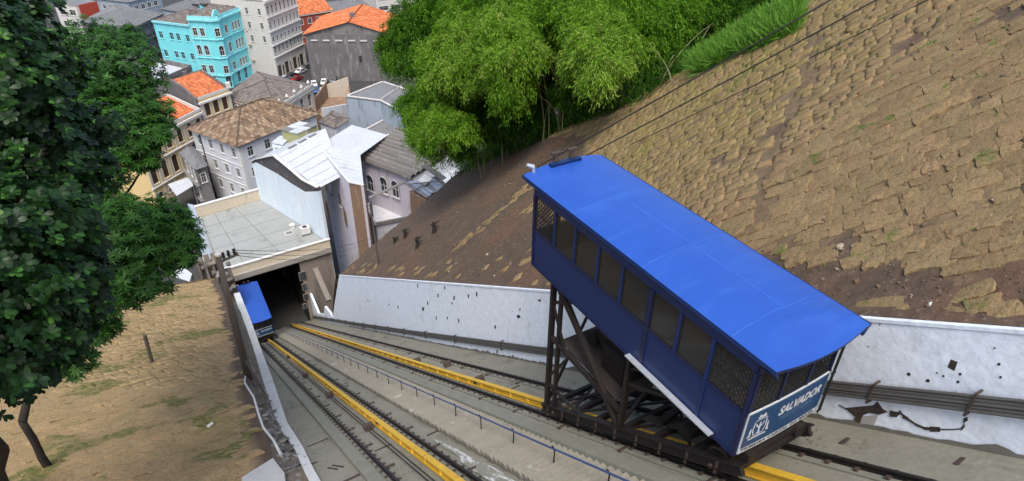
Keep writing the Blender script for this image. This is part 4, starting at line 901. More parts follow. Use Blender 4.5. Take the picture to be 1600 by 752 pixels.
# ---- bamboo clumps along the crest
def bamboo(name_label, base, plumes, nculm, seed):
    t = thing('bamboo_clump', name_label, 'bamboo', base, 'bamboo on the hillcrest'); r2 = random.Random(seed)
    LP, LD, LU, LT, LL = [], [], [], [], []; ends = []
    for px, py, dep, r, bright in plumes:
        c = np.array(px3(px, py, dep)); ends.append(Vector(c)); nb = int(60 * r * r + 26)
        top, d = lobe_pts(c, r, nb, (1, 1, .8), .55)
        tb = np.clip(bright + nrg.normal(size=nb) * .12, 0, 1)  # low bright values paint the shade between and under plumes into the leaves
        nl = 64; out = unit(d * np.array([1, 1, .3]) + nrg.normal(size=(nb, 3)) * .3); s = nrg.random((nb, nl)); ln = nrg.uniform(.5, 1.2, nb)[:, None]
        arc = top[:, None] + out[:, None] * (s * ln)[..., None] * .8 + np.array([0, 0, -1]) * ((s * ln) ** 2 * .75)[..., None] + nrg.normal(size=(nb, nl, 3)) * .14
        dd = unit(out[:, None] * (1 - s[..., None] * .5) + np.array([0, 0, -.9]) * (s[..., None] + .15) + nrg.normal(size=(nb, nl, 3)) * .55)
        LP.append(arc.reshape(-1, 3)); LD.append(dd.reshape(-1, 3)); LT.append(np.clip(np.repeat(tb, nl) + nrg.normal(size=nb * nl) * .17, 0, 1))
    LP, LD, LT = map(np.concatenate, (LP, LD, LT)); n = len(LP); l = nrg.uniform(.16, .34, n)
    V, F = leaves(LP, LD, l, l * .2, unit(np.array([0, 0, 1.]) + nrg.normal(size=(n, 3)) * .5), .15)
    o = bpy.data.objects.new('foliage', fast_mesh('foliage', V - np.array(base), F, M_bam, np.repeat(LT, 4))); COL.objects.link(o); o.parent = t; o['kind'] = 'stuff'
    for i in range(nculm):
        b = Vector(base) + Vector((r2.gauss(0, 1.3), r2.gauss(0, 2.0), 0)); e = r2.choice(ends) + Vector((r2.uniform(-.6, .6), r2.uniform(-.6, .6), r2.uniform(-.5, .5)))
        b.z = max(hrz(b.x, b.y), -64) - .3; g = G(); P = []
        for k in range(9):
            f = k / 8; P.append(Vector((b.x + (e.x - b.x) * f ** 1.8, b.y + (e.y - b.y) * f ** 1.8, b.z + (e.z + .6 - b.z) * (1 - (1 - f) ** 1.7) )))
        g.tube(P, [.055 - .045 * k / 8 for k in range(9)], 5); g.build('culm', M_culm, t)
    print('bamboo leaves', n)
def crest_pt(px, py, back=0.0):
    p = on_hill(px, py); return p
bA = Vector((25.5, 47, hrz(25.5, 47))); bB = Vector((27, 39, hrz(27, 39))); bC = Vector((29, 31, hrz(29, 31)))
bamboo('left clump of bright green bamboo drooping over the corrugated roof', bA,
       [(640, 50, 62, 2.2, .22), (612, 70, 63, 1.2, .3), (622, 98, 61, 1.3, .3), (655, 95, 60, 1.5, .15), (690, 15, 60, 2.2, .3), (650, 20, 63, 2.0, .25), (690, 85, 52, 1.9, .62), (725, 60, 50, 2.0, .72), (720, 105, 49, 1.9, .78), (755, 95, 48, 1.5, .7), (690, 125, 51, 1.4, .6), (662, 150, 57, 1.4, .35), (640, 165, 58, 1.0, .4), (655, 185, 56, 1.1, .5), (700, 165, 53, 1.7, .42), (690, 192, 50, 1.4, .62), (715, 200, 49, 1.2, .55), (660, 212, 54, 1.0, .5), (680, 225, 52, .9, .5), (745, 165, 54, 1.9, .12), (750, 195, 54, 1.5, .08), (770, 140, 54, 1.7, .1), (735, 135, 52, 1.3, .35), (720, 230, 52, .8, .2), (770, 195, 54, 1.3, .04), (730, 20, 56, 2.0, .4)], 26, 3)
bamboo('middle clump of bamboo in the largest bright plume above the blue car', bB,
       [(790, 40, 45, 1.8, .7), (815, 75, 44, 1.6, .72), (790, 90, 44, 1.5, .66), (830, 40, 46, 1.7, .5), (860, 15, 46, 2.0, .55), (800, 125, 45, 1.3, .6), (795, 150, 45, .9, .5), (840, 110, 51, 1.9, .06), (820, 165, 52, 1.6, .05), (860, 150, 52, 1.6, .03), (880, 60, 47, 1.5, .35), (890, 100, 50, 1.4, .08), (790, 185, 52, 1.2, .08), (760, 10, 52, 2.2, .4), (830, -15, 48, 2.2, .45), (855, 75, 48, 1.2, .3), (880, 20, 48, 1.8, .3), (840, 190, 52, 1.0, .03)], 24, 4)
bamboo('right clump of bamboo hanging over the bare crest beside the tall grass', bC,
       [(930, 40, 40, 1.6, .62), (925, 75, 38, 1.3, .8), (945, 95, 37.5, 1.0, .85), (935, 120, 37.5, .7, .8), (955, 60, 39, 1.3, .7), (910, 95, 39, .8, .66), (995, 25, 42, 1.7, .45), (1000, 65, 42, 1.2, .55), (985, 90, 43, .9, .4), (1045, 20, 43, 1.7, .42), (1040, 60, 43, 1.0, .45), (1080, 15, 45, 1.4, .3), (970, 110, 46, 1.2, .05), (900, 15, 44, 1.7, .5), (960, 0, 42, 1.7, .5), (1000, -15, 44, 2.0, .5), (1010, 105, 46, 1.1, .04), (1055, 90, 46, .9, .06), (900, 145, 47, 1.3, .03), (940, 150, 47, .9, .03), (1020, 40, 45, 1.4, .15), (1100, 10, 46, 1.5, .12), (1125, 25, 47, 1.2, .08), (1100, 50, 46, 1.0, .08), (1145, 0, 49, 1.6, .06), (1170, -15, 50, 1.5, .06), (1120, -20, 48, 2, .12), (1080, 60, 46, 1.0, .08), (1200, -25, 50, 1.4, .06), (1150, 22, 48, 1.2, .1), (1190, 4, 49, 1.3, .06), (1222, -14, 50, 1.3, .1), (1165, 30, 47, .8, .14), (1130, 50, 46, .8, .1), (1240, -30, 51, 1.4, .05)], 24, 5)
# thin young bamboo by the white roof
def sprig(base, n, label, hgt=2.5, wid=.9, m=M_bam, cat='bush', name='shrub', bright=.6):
    t = thing(name, label, cat, base); P, D, T = [], [], []
    for s in range(n):
        a = nrg.random() * 6.28; e = np.array(base) + np.array([math.cos(a) * wid, math.sin(a) * wid, 0]) * nrg.random() + np.array([0, 0, hgt * nrg.uniform(.5, 1)]); g = G(); g.tube([Vector(base), (Vector(base) + Vector(e)) / 2 + Vector((0, 0, .3)), Vector(e)], [.03, .02, .01], 4); g.build('stem', M_culm, t)
        k = 50; f = nrg.uniform(.3, 1, k)[:, None]; P.append(np.array(base) * (1 - f) + e * f + nrg.normal(size=(k, 3)) * .15); D.append(nrg.normal(size=(k, 3)) + np.array([0, 0, -.4])); T.append(np.clip(bright + nrg.normal(size=k) * .2, 0, 1))
    P, D, T = map(np.concatenate, (P, D, T)); l = nrg.uniform(.2, .42, len(P)); V, F = leaves(P, D, l, l * .18, np.tile([0, 0, 1.], (len(P), 1)) + nrg.normal(size=P.shape) * .3)
    o = bpy.data.objects.new('foliage', fast_mesh('foliage', V - np.array(base), F, m, np.repeat(T, 4))); COL.objects.link(o); o.parent = t; o['kind'] = 'stuff'
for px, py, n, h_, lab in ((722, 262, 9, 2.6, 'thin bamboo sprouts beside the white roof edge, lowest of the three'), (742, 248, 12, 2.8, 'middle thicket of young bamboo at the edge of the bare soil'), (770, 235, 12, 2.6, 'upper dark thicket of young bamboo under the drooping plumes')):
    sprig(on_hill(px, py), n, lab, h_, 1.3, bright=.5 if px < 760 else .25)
# undergrowth: a dark mass below the plumes along the crest, and bright tall grass beyond it
def scatter_blades(name, m, n, pts_fn, ln, wd, tb, up=.9, parent=None):
    P = np.array([pts_fn() for _ in range(n)]); D = nrg.normal(size=(n, 3)) * .45 + np.array([0, 0, up]); l = nrg.uniform(*ln, n)
    V, F = leaves(P, D, l, l * wd, unit(nrg.normal(size=(n, 3))), .35); o = bpy.data.objects.new(name, fast_mesh(name, V, F, m, np.repeat(np.clip(tb + nrg.normal(size=n) * .2, 0, 1), 4))); COL.objects.link(o); o['kind'] = 'stuff'; return o
def g_pt():
    while True:
        y = rng.uniform(17, 30); x = rng.uniform(26.5, 38)
        d = Vector(ray(1250, 0)); 
        p = Vector((x, y, hrz(x, y))); dep = p.dot(Vector(CF)); px = 800 + FOC * p.dot(Vector(CR)) / dep
        if 1082 < px < 1245 and x > 27.2 + .6 * gzn(x, y, .3): return tuple(p)
tag(scatter_blades('tall_grass', M_gras, 36000, g_pt, (.6, 1.3), .045, .6), 'bright green tall grass along the crest behind the turf slope', 'grass')
def w_pt():
    while True:
        x, y = rng.uniform(12.6, 27), rng.uniform(-6, 40)
        if gzn(x, y, .6, 21) > .22 or rng.random() < .06: return (x, y, hrz(x, y) + .03)
tag(scatter_blades('weeds', M_gras, 4200, w_pt, (.05, .16), .12, .1, .6), 'sparse low weeds growing between the turf blocks of the hillside', 'weeds')
def w2_pt():
    while True:
        x, y = rng.uniform(-12, 0), rng.uniform(10, 45)
        if gzn(x, y, .5, 31) > .2 or rng.random() < .06: return (x, y, hl(x, y) + .03)
tag(scatter_blades('weeds', M_gras, 3200, w2_pt, (.05, .16), .12, .05, .6), 'low weeds growing in patches on the left bank under the trees', 'weeds')
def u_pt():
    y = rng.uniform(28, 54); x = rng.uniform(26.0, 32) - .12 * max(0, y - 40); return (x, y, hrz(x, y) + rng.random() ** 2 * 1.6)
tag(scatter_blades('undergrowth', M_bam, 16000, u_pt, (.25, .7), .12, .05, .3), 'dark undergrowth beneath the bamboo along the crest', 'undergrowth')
# ================================================================== LOWER CITY
GZ = -64.0
g = G(); xs = [-3000, -400, -150, -60, 0, 60, 150, 400, 3000]; V, F = grid_surface(lambda x, y: GZ, xs, [-2000, -300, 60, 80, 140, 220, 400, 1000, 4000]); g.add(V, F); g.build('city_ground', M_asph, kind='structure')
def wallm(name, c, c2, stain=(.2, .2, .19), lo=.6, **k): return mat(name, c, .92, c2, .25, .9, stain=stain, stain_scale=.9, stain_lo=lo - .04, stain_hi=lo + .14, stain_stretch=(1, 1, .22), bump=.01, bscale=4, **k)
M_cyan = wallm('cyan_wall', (.2, .7, .74), (.16, .62, .68), (.36, .7, .74), .62)
M_cyan2 = mat('cyan_trim', (.32, .74, .78), .85, (.22, .64, .7), .6, .8)
M_cream = wallm('cream_wall', (.62, .54, .42), (.52, .45, .35), (.3, .26, .2), .66)
M_wwall = wallm('old_white_wall', (.64, .65, .67), (.52, .53, .56), (.3, .32, .31), .6)
M_pinkw = wallm('greyish_pink_wall', (.45, .41, .4), (.36, .33, .33), (.22, .21, .2), .6)
M_lilac = wallm('lilac_wall', (.6, .57, .63), (.5, .47, .53), (.35, .27, .24), .6)
M_lblue = wallm('pale_blue_wall', (.68, .77, .83), (.6, .69, .76), (.75, .8, .84), .55)
M_yel = wallm('yellow_wall', (.74, .56, .27), (.64, .48, .24), (.4, .27, .2), .62)
M_grey = wallm('grey_wall', (.24, .23, .22), (.16, .155, .15), (.09, .088, .085), .52)
M_dgrey = wallm('blackened_wall', (.2, .19, .19), (.075, .073, .076), (.3, .28, .26), .56)
M_beig = wallm('beige_wall', (.55, .48, .38), (.45, .4, .33), (.25, .22, .19), .62)
M_offw = wallm('off_white_wall', (.62, .6, .56), (.53, .51, .48), (.3, .29, .27), .64)
M_red = wallm('red_wall', (.36, .075, .045), (.28, .06, .04), (.2, .07, .05), .66)
M_brick = wallm('exposed_brick', (.25, .16, .1), (.19, .12, .08), (.36, .28, .2), .55)
M_bgrey = wallm('blue_grey_wall', (.34, .4, .46), (.28, .33, .39), (.16, .17, .18), .58)
M_brownw = wallm('grey_brown_wall', (.27, .23, .2), (.2, .175, .15), (.12, .11, .1), .6)
M_void = mat('tunnel_lining', (.012, .012, .014), .95, (.008, .008, .009), 1, .8)  # near-black colour paints the shade inside the tunnel mouth
M_roofc = mat('grey_roof_cement', (.33, .35, .335), .95, (.25, .265, .255), .35, .9, bump=.006, bscale=6, stain=(.17, .18, .17), stain_scale=.3, stain_lo=.58, stain_hi=.75)
M_wroof = mat('white_metal_roof', (.54, .57, .6), .6, (.42, .45, .48), .3, .8, stain=(.36, .38, .4), stain_scale=.6, stain_lo=.6, stain_hi=.75)
M_groof = mat('grey_sheet_roof', (.2, .205, .215), .9, (.13, .133, .14), .4, .9, stain=(.09, .09, .09), stain_scale=.5, stain_lo=.6, stain_hi=.72)
M_asb = mat('weathered_asbestos', (.19, .18, .17), .95, (.115, .108, .1), 1.2, .9, stain=(.3, .29, .27), stain_scale=1.2, stain_lo=.58, stain_hi=.7, rnd=.18)
M_tileo = mat('orange_tile', (.55, .16, .055), .9, (.45, .12, .045), .8, .8, tint=((.25, .075, .035), (.52, .15, .055), (.66, .27, .12)))
M_tilem = mat('mixed_old_tile', (.3, .2, .13), .95, (.2, .14, .1), .8, .9, tint=((.04, .032, .026), (.11, .08, .055), (.19, .12, .075), (.36, .28, .19), (.13, .115, .09)))
M_tileg = mat('grey_old_tile', (.17, .15, .14), .95, (.11, .1, .095), .6, .9, tint=((.09, .08, .075), (.17, .15, .135), (.26, .22, .19)))
M_shut = mat('brown_shutter', (.075, .04, .025), .7, (.055, .03, .02), 2, .8)
M_steel = mat('blue_grey_sheet', (.3, .36, .44), .5, (.2, .25, .31), 1.5, .9, stain=(.62, .66, .7), stain_scale=1.2, stain_lo=.6, stain_hi=.68)
WIN = {}
def win_mesh(w, h, arch, trim, pane, mull=True):
    key = (round(w, 2), round(h, 2), arch, trim.name, pane.name, mull)
    if key in WIN: return WIN[key]
    g = G(); t = .13
    g.bx(-w / 2 - t, -w / 2, -.02, .06, -t * .5, h); g.bx(w / 2, w / 2 + t, -.02, .06, -t * .5, h); g.bx(-w / 2 - t - .08, w / 2 + t + .08, -.02, .14, -t * 1.4, -t * .5)
    if arch:
        n = 8; P = [(math.cos(math.pi * i / n), math.sin(math.pi * i / n)) for i in range(n + 1)]; r0, r1 = w / 2, w / 2 + t
        for (a, b), (c, d) in zip(P, P[1:]): g.prism([(a * r0, -.02, h + b * r0), (a * r1, -.02, h + b * r1), (c * r1, -.02, h + d * r1), (c * r0, -.02, h + d * r0)], (0, .08, 0))
    else: g.bx(-w / 2 - t, w / 2 + t, -.02, .08, h, h + t)
    if mull:
        g.bx(-.03, .03, -.13, -.08, 0, h); g.bx(-w / 2, w / 2, -.13, -.085, h * .62, h * .62 + .05)
        g.bx(-w / 2, -w / 2 + .06, -.13, -.07, 0, h); g.bx(w / 2 - .06, w / 2, -.13, -.07, 0, h)
    f = g.mesh('window', trim); g = G(); g.poly((-w / 2, -.15, 0), (w / 2, -.15, 0), (w / 2, -.15, h), (-w / 2, -.15, h))
    if arch:
        n = 8; P = [(math.cos(math.pi * i / n) * w / 2, .012, h + math.sin(math.pi * i / n) * w / 2) for i in range(n + 1)]; g.poly(*P)
    WIN[key] = (f, g.mesh('pane', pane)); return WIN[key]
class Bld:
    def __init__(s, name, label, poly, z0, z1, wm, cat='building', group=None):
        s.P = [Vector((p[0], p[1], 0)) for p in poly]; A = sum(a.x * b.y - b.x * a.y for a, b in zip(s.P, s.P[1:] + s.P[:1]))
        if A < 0: print('CW polygon', label)
        s.z0, s.z1, s.wm = z0, z1, wm; c = sum(s.P, Vector()) / len(s.P); s.t = thing(name, label, cat, (c.x, c.y, z0), group); s.op = {}
    def edge(s, i): a = s.P[i]; b = s.P[(i + 1) % len(s.P)]; d = (b - a); l = d.length; d = d / l; return a, d, l, Vector((d.y, -d.x, 0))
    def win(s, i, us, zs, w, h, arch=False, trim=None, pane=None, mull=True, name='window'):
        a, d, l, n = s.edge(i); trim = trim or M_trim; pane = pane or M_glassd; f, p = win_mesh(w, h, arch, trim, pane, mull)
        for z in zs:
            for u in us:
                c = u * l; s.op.setdefault(i, []).append((c - w / 2, c + w / 2, z, z + h)); q = a + d * c
                M = Matrix(((-d.x, n.x, 0, q.x), (-d.y, n.y, 0, q.y), (0, 0, 1, z), (0, 0, 0, 1))); o = place(name, f, s.t, M); k = bpy.data.objects.new('pane', p); COL.objects.link(k); k.parent = o
    def band(s, i, z, h, out, m, name='cornice', u0=0, u1=1):
        a, d, l, n = s.edge(i); g = G(); p = a + d * (l * u0 - (out * .5 if u0 == 0 else 0)); q = a + d * (l * u1 + (out * .5 if u1 == 1 else 0))
        g.prism([p + Vector((0, 0, z)) - n * .01, q + Vector((0, 0, z)) - n * .01, q + n * out + Vector((0, 0, z)), p + n * out + Vector((0, 0, z))], (0, 0, h)); g.build(name, m, s.t)
    def pil(s, i, us, z0, z1, w, m, out=.12):
        a, d, l, n = s.edge(i)
        for u in us: c = a + d * (u * l); g = G(); g.prism([c - d * w / 2 - n * .01 + Vector((0, 0, z0)), c + d * w / 2 - n * .01 + Vector((0, 0, z0)), c + d * w / 2 + n * out + Vector((0, 0, z0)), c - d * w / 2 + n * out + Vector((0, 0, z0))], (0, 0, z1 - z0)); g.build('pilaster', m, s.t)
    def finish(s, roof=None, skip=()):
        g = G()
        for i in range(len(s.P)):
            if i in skip: continue
            a, d, l, n = s.edge(i); ops = s.op.get(i, []); U = sorted({0, l, *[round(v, 3) for o in ops for v in o[:2] if 0 < v < l]}); Z = sorted({s.z0, s.z1, *[round(v, 3) for o in ops for v in o[2:] if s.z0 < v < s.z1]})
            for u0, u1 in zip(U, U[1:]):
                for z0, z1 in zip(Z, Z[1:]):
                    um, zm = (u0 + u1) / 2, (z0 + z1) / 2
                    if any(o[0] < um < o[1] and o[2] < zm < o[3] for o in ops): continue
                    p, q = a + d * u0, a + d * u1; g.poly((p.x, p.y, z0), (q.x, q.y, z0), (q.x, q.y, z1), (p.x, p.y, z1))
            for o in ops:
                p, q = a + d * o[0], a + d * o[1]; e = n * -.18
                for r, t_ in (((p, o[2]), (q, o[2])), ((q, o[2]), (q, o[3])), ((q, o[3]), (p, o[3])), ((p, o[3]), (p, o[2]))):
                    A_ = Vector((r[0].x, r[0].y, r[1])); B_ = Vector((t_[0].x, t_[0].y, t_[1])); g.poly(A_, B_, B_ + e, A_ + e)
        s.wall = g.build('wall', s.wm, s.t)
        if roof is not None:
            g = G(); g.prism([p + Vector((0, 0, s.z1 - .35)) for p in s.P], (0, 0, .25)); g.build('roof', roof, s.t)
        return s
    def parapet(s, h, th, m, name='parapet', edges=None):
        for i in (edges if edges is not None else range(len(s.P))):
            a, d, l, n = s.edge(i); g = G(); p, q = a + Vector((0, 0, s.z1)), a + d * l + Vector((0, 0, s.z1)); g.prism([p + n * .06, q + n * .06, q - n * th, p - n * th], (0, 0, h)); g.build(name, m, s.t)
def tile_field(parent, pts, m, tw=.42, tl_=.75, base=True, name='roof_slope', hgt=.09):
    """planar roof slope; pts[0]->pts[1] is the eave; covered with rows of barrel tiles"""
    P = [Vector(p) for p in pts]; g = G(); g.tint = .2; g.poly(*P); ro = g.build(name, m, parent, tint=True)
    u = (P[1] - P[0]).normalized(); nn = u.cross(P[-1] - P[0]).normalized(); 
    if nn.z < 0: nn = -nn
    v = nn.cross(u)
    if v.z < 0: v = -v
    Q = [((p - P[0]).dot(u), (p - P[0]).dot(v)) for p in P]
    def inside(x, y):
        c = False
        for (x1, y1), (x2, y2) in zip(Q, Q[1:] + Q[:1]):
            if (y1 > y) != (y2 > y) and x < (x2 - x1) * (y - y1) / (y2 - y1) + x1: c = not c
        return c
    u0, u1 = min(q[0] for q in Q), max(q[0] for q in Q); v1 = max(q[1] for q in Q); g = G(); j = 0; y = -.1
    while y < v1:
        x = u0 + rng.uniform(0, .05)
        while x < u1:
            if inside(x + tw / 2, y + tl_ * .5):
                h = hgt * rng.uniform(.8, 1.25); dx = rng.uniform(-.03, .03); g.tint = min(1, max(0, rng.gauss(.5, .24))); o = P[0] + u * (x + dx) + v * y; lo = nn * (.05 + rng.uniform(0, .03)); hi = nn * .015
                A = [o + lo, o + u * tw * .45 + lo + nn * h, o + u * tw * .9 + lo, o + v * tl_ + hi, o + u * tw * .45 + v * tl_ + hi + nn * h * .8, o + u * tw * .9 + v * tl_ + hi, o + nn * .005, o + u * tw * .9 + nn * .005]
                g.add(A, [(0, 1, 4, 3), (1, 2, 5, 4), (0, 6, 7, 2, 1)])
            x += tw
        y += tl_ * .93
    if g.v:
        o = g.build('tile', m, ro, kind='stuff', tint=True)
    return ro
def hip(parent, P, z, rise, m, inset=.5, over=.4, ridge=None, tw=.42, tl_=.75, ridge_m=None, axis=0):
    """P: four corners CCW; ridge runs along edge 'axis' direction"""
    c = sum((Vector((p[0], p[1], 0)) for p in P), Vector()) / 4; E = [Vector((p[0], p[1], 0)) for p in P]; E = [c + (e - c) * (1 + over / (e - c).length * 1.3) + Vector((0, 0, z)) for e in E]
    E = E[axis:] + E[:axis]; a = (E[0] + E[3]) / 2; b = (E[1] + E[2]) / 2; d = (b - a); w = (E[3] - E[0]).length * inset; d.normalize()
    r0 = a + d * w + Vector((0, 0, rise)); r1 = b - d * w + Vector((0, 0, rise))
    tile_field(parent, [E[0], E[1], r1, r0], m, tw, tl_); tile_field(parent, [E[2], E[3], r0, r1], m, tw, tl_)
    if inset > .02: tile_field(parent, [E[1], E[2], r1], m, tw, tl_); tile_field(parent, [E[3], E[0], r0], m, tw, tl_)
    for p, q in ((r0, r1), (r0, E[0]), (r0, E[3]), (r1, E[1]), (r1, E[2])):
        if inset > .02 or (p, q) == (r0, r1): g = G(); g.tube([p + Vector((0, 0, .06)), q + Vector((0, 0, .06))], .16, 5); g.build('ridge', ridge_m or m, parent)
    return E, r0, r1
def xy(px, py, z): p = at_z(px, py, z); return (p.x, p.y)
def zat(px, py, x, y):       # height on the upright through (x,y) seen at image row py
    lo, hi = GZ, 20
    for _ in range(50):
        m_ = (lo + hi) / 2; p = np.array((x, y, m_)); r = 376 - FOC * (p @ CU) / (p @ CF); lo, hi = (m_, hi) if r > py else (lo, m_)
    return lo

# ---- lower station with the tunnel mouth
SF = ((1.45, 78.0), (16.1, 78.6), (10.3, 96.3), (1.3, 95.1)); SZ = -49.9
t = thing('lower_station', 'flat grey roofed lower station building with the dark tunnel mouth', 'station', (8, 86, GZ))
g = G(); ip = [(1.45, 78), (16.1, 78.6), (10.3, 96.3), (1.3, 95.1)]
def vert(g, a, b, z0, z1): g.poly((a[0], a[1], z0), (b[0], b[1], z0), (b[0], b[1], z1), (a[0], a[1], z1))
vert(g, ip[3], ip[0], GZ, SZ); vert(g, ip[2], ip[3], GZ, SZ); vert(g, ip[1], ip[2], GZ, SZ); vert(g, ip[0], (2.5, 78.05), GZ, SZ)
g.prism([(11.5, 78.4, GZ), (16.1, 78.6, GZ), (16.1, 78.6, -50.9), (11.5, 78.4, -50.9)], (0, .4, 0)); g.build('wall', M_brownw, t)
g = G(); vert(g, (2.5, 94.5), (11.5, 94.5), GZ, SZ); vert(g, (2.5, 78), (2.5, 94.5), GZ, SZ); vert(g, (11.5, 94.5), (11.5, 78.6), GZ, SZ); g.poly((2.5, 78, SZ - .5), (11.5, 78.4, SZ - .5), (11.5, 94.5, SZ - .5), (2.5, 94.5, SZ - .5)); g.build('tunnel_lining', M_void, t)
cor = [Vector((*p, SZ)) for p in ip]
nu, nv = 3, 5
g = G(); g.prism([p - Vector((0, 0, .1)) for p in cor], (0, 0, -.3)); g.build('roof_deck', M_dgrey, t)
for i in range(nu):
    for j in range(nv):
        f = lambda u, v: cor[0].lerp(cor[1], u).lerp(cor[3].lerp(cor[2], u), v); e = .0025
        us = [0, .22, .56, 1]; g = G(); g.prism([f(us[i] + e, j / nv + e), f(us[i + 1] - e, j / nv + e), f(us[i + 1] - e, (j + 1) / nv - e), f(us[i] + e, (j + 1) / nv - e)], (0, 0, -.1 + .02 * rng.random())); g.build('roof_panel', M_roofc, t)
g = G(); g.prism([(1.3, 77.95, SZ - .55), (16.2, 78.55, SZ - .55), (16.2, 78.75, SZ - .55), (1.3, 78.2, SZ - .55)], (0, 0, 1.15)); g.build('front_parapet', M_cream, t)
g = G(); g.prism([(1.2, 77.85, SZ + .6), (16.3, 78.45, SZ + .6), (16.3, 78.85, SZ + .6), (1.2, 78.3, SZ + .6)], (0, 0, .14)); g.build('coping', M_trim, t)
g = G(); g.prism([(1.5, 77.6, SZ - 1.35), (16.2, 78.2, SZ - 1.35), (16.2, 78.7, SZ - 1.35), (1.5, 78.1, SZ - 1.35)], (0, 0, .8)); g.build('lintel_band', mat('lintel_concrete', (.36, .34, .3), .92, (.28, .27, .24), .8, .9), t)
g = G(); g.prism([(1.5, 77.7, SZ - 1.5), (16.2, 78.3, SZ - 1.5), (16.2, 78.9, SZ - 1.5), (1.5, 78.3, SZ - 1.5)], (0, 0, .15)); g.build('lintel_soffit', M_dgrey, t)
g = G(); d_ = (Vector((*ip[2], 0)) - Vector((*ip[3], 0))).normalized(); g.prism([Vector((*ip[3], SZ - .1)) - d_ * .3, Vector((*ip[2], SZ - .1)), Vector((*ip[2], SZ - .1)) + Vector((0, .3, 0)), Vector((*ip[3], SZ - .1)) + Vector((-.1, .3, 0)) - d_ * .3], (0, 0, 1.9)); g.build('back_parapet', M_cream, t)
g = G(); g.prism([Vector((*ip[3], SZ + 1.8)) + Vector((-.4, -.1, 0)), Vector((*ip[2], SZ + 1.8)) + Vector((0, -.1, 0)), Vector((*ip[2], SZ + 1.8)) + Vector((0, .4, 0)), Vector((*ip[3], SZ + 1.8)) + Vector((-.4, .4, 0))], (0, 0, .14)); g.build('coping', M_trim, t)
g = G(); g.prism([(1.2, 78, SZ - .1), (1.4, 78, SZ - .1), (1.35, 95, SZ - .1), (1.15, 95, SZ - .1)], (0, 0, .35)); g.build('side_kerb', M_roofc, t)
for k, (px, py, w, h_) in enumerate(((467, 405, .7, .7), (485, 400, .7, .7), (500, 396, .7, .7), (473, 431, .9, 1.3), (476, 448, .6, 1.1), (478, 464, .6, 1.0), (476, 478, .5, .8))):
    p = at_y(px, py, 78.42); g = G(); g.bx(p.x - w / 2 - .08, p.x + w / 2 + .08, p.y - .1, p.y - .02, p.z - h_ / 2 - .08, p.z + h_ / 2 + .08); o = g.build('window', M_brownw, t); g = G(); g.bx(p.x - w / 2, p.x + w / 2, p.y - .115, p.y - .05, p.z - h_ / 2, p.z + h_ / 2); g.build('pane', M_glassd, o)
g = G(); b0, b1 = at_y(492, 420, 76.5), at_y(514, 470, 72); g.beam(b0, b1, .7, .5); g.build('buttress', mat('buttress_concrete', (.25, .22, .19), .95, (.17, .15, .13), 1, .9), t)
# roof furniture
def zroof(px, py): return at_z(px, py, SZ)
p = zroof(478, 366); t2 = thing('air_conditioner', 'white box air conditioning unit on legs on the grey station roof', 'air conditioner', p)
g = G(); g.box(p + Vector((0, 0, .75)), (1.3, 1.0, 1.0)); g.build('casing', M_trim, t2); g = G(); g.tube([p + Vector((0, 0, 1.25)), p + Vector((0, 0, 1.3))], .35, 12); g.build('fan_cowl', M_shut, t2)
g = G(); 
for sx in (-.5, .5):
    for sy in (-.35, .35): g = G(); g.bx(p.x + sx - .06, p.x + sx + .06, p.y + sy - .06, p.y + sy + .06, p.z - .02, p.z + .25); g.build('leg', M_dgrey, t2)
p = zroof(457, 356); t2 = thing('vent_box', 'small white vent box on the grey station roof', 'vent', p); g = G(); g.box(p + Vector((0, 0, .25)), (.6, .6, .5)); g.build('casing', M_trim, t2); g = G(); g.box(p + Vector((0, 0, .53)), (.72, .72, .06)); g.build('lid', M_trim, t2)
p = zroof(452, 365); t2 = thing('roof_hatch', 'square roof hatch with a white frame on the grey station roof', 'hatch', p)
g = G(); g.bx(p.x - .6, p.x + .6, p.y - .5, p.y - .4, p.z, p.z + .15); g.bx(p.x - .6, p.x + .6, p.y + .4, p.y + .5, p.z, p.z + .15); g.bx(p.x - .6, p.x - .5, p.y - .4, p.y + .4, p.z, p.z + .15); g.bx(p.x + .5, p.x + .6, p.y - .4, p.y + .4, p.z, p.z + .15); g.build('frame', M_trim, t2); g = G(); g.bx(p.x - .5, p.x + .5, p.y - .4, p.y + .4, p.z + .01, p.z + .08); g.build('cover', M_groof, t2)
# ---- ruined wall and slab left of the station
t = thing('ruined_wall', 'crumbling dark masonry wall left of the station below the grey roof slab', 'wall', (-1, 76, -56))
for px0, py0, px1, py1, w in ((300, 398, 318, 440, 1.2), (318, 398, 334, 455, 1.4), (334, 396, 350, 470, 1.2), (345, 420, 372, 480, 1.0)):
    a = at_y(px0, py0, 74); b = at_y(px1, py1, 71); g = G(); g.bx(min(a.x, b.x), max(a.x, b.x) + .5, 71.5, 73 + w, b.z - 12, a.z + rng.uniform(-.5, .3)); g.build('masonry', mat('ruin_masonry', (.2, .15, .1), .97, (.075, .062, .05), .8, .9, bump=.05, bscale=3, stain=(.3, .28, .25), stain_scale=.6, stain_lo=.58, stain_hi=.68), t)
for k in range(14):
    p = at_y(rng.uniform(302, 366), rng.uniform(402, 465), 71); g = G(); q = lump(k, 6, 4); place('stone', stone_me[k % 5], t, Matrix.Translation(p) @ Matrix.Diagonal((rng.uniform(.5, 1.1), .5, rng.uniform(.4, .8), 1)))
for k in range(4):
    p = at_y(306 + k * 13, 404 + k * 4, 71); g = G(); g.bx(p.x - .12, p.x + .12, 70.9, 71.2, p.z - rng.uniform(2.5, 4), p.z); g.build('pillar', M_grey, t)
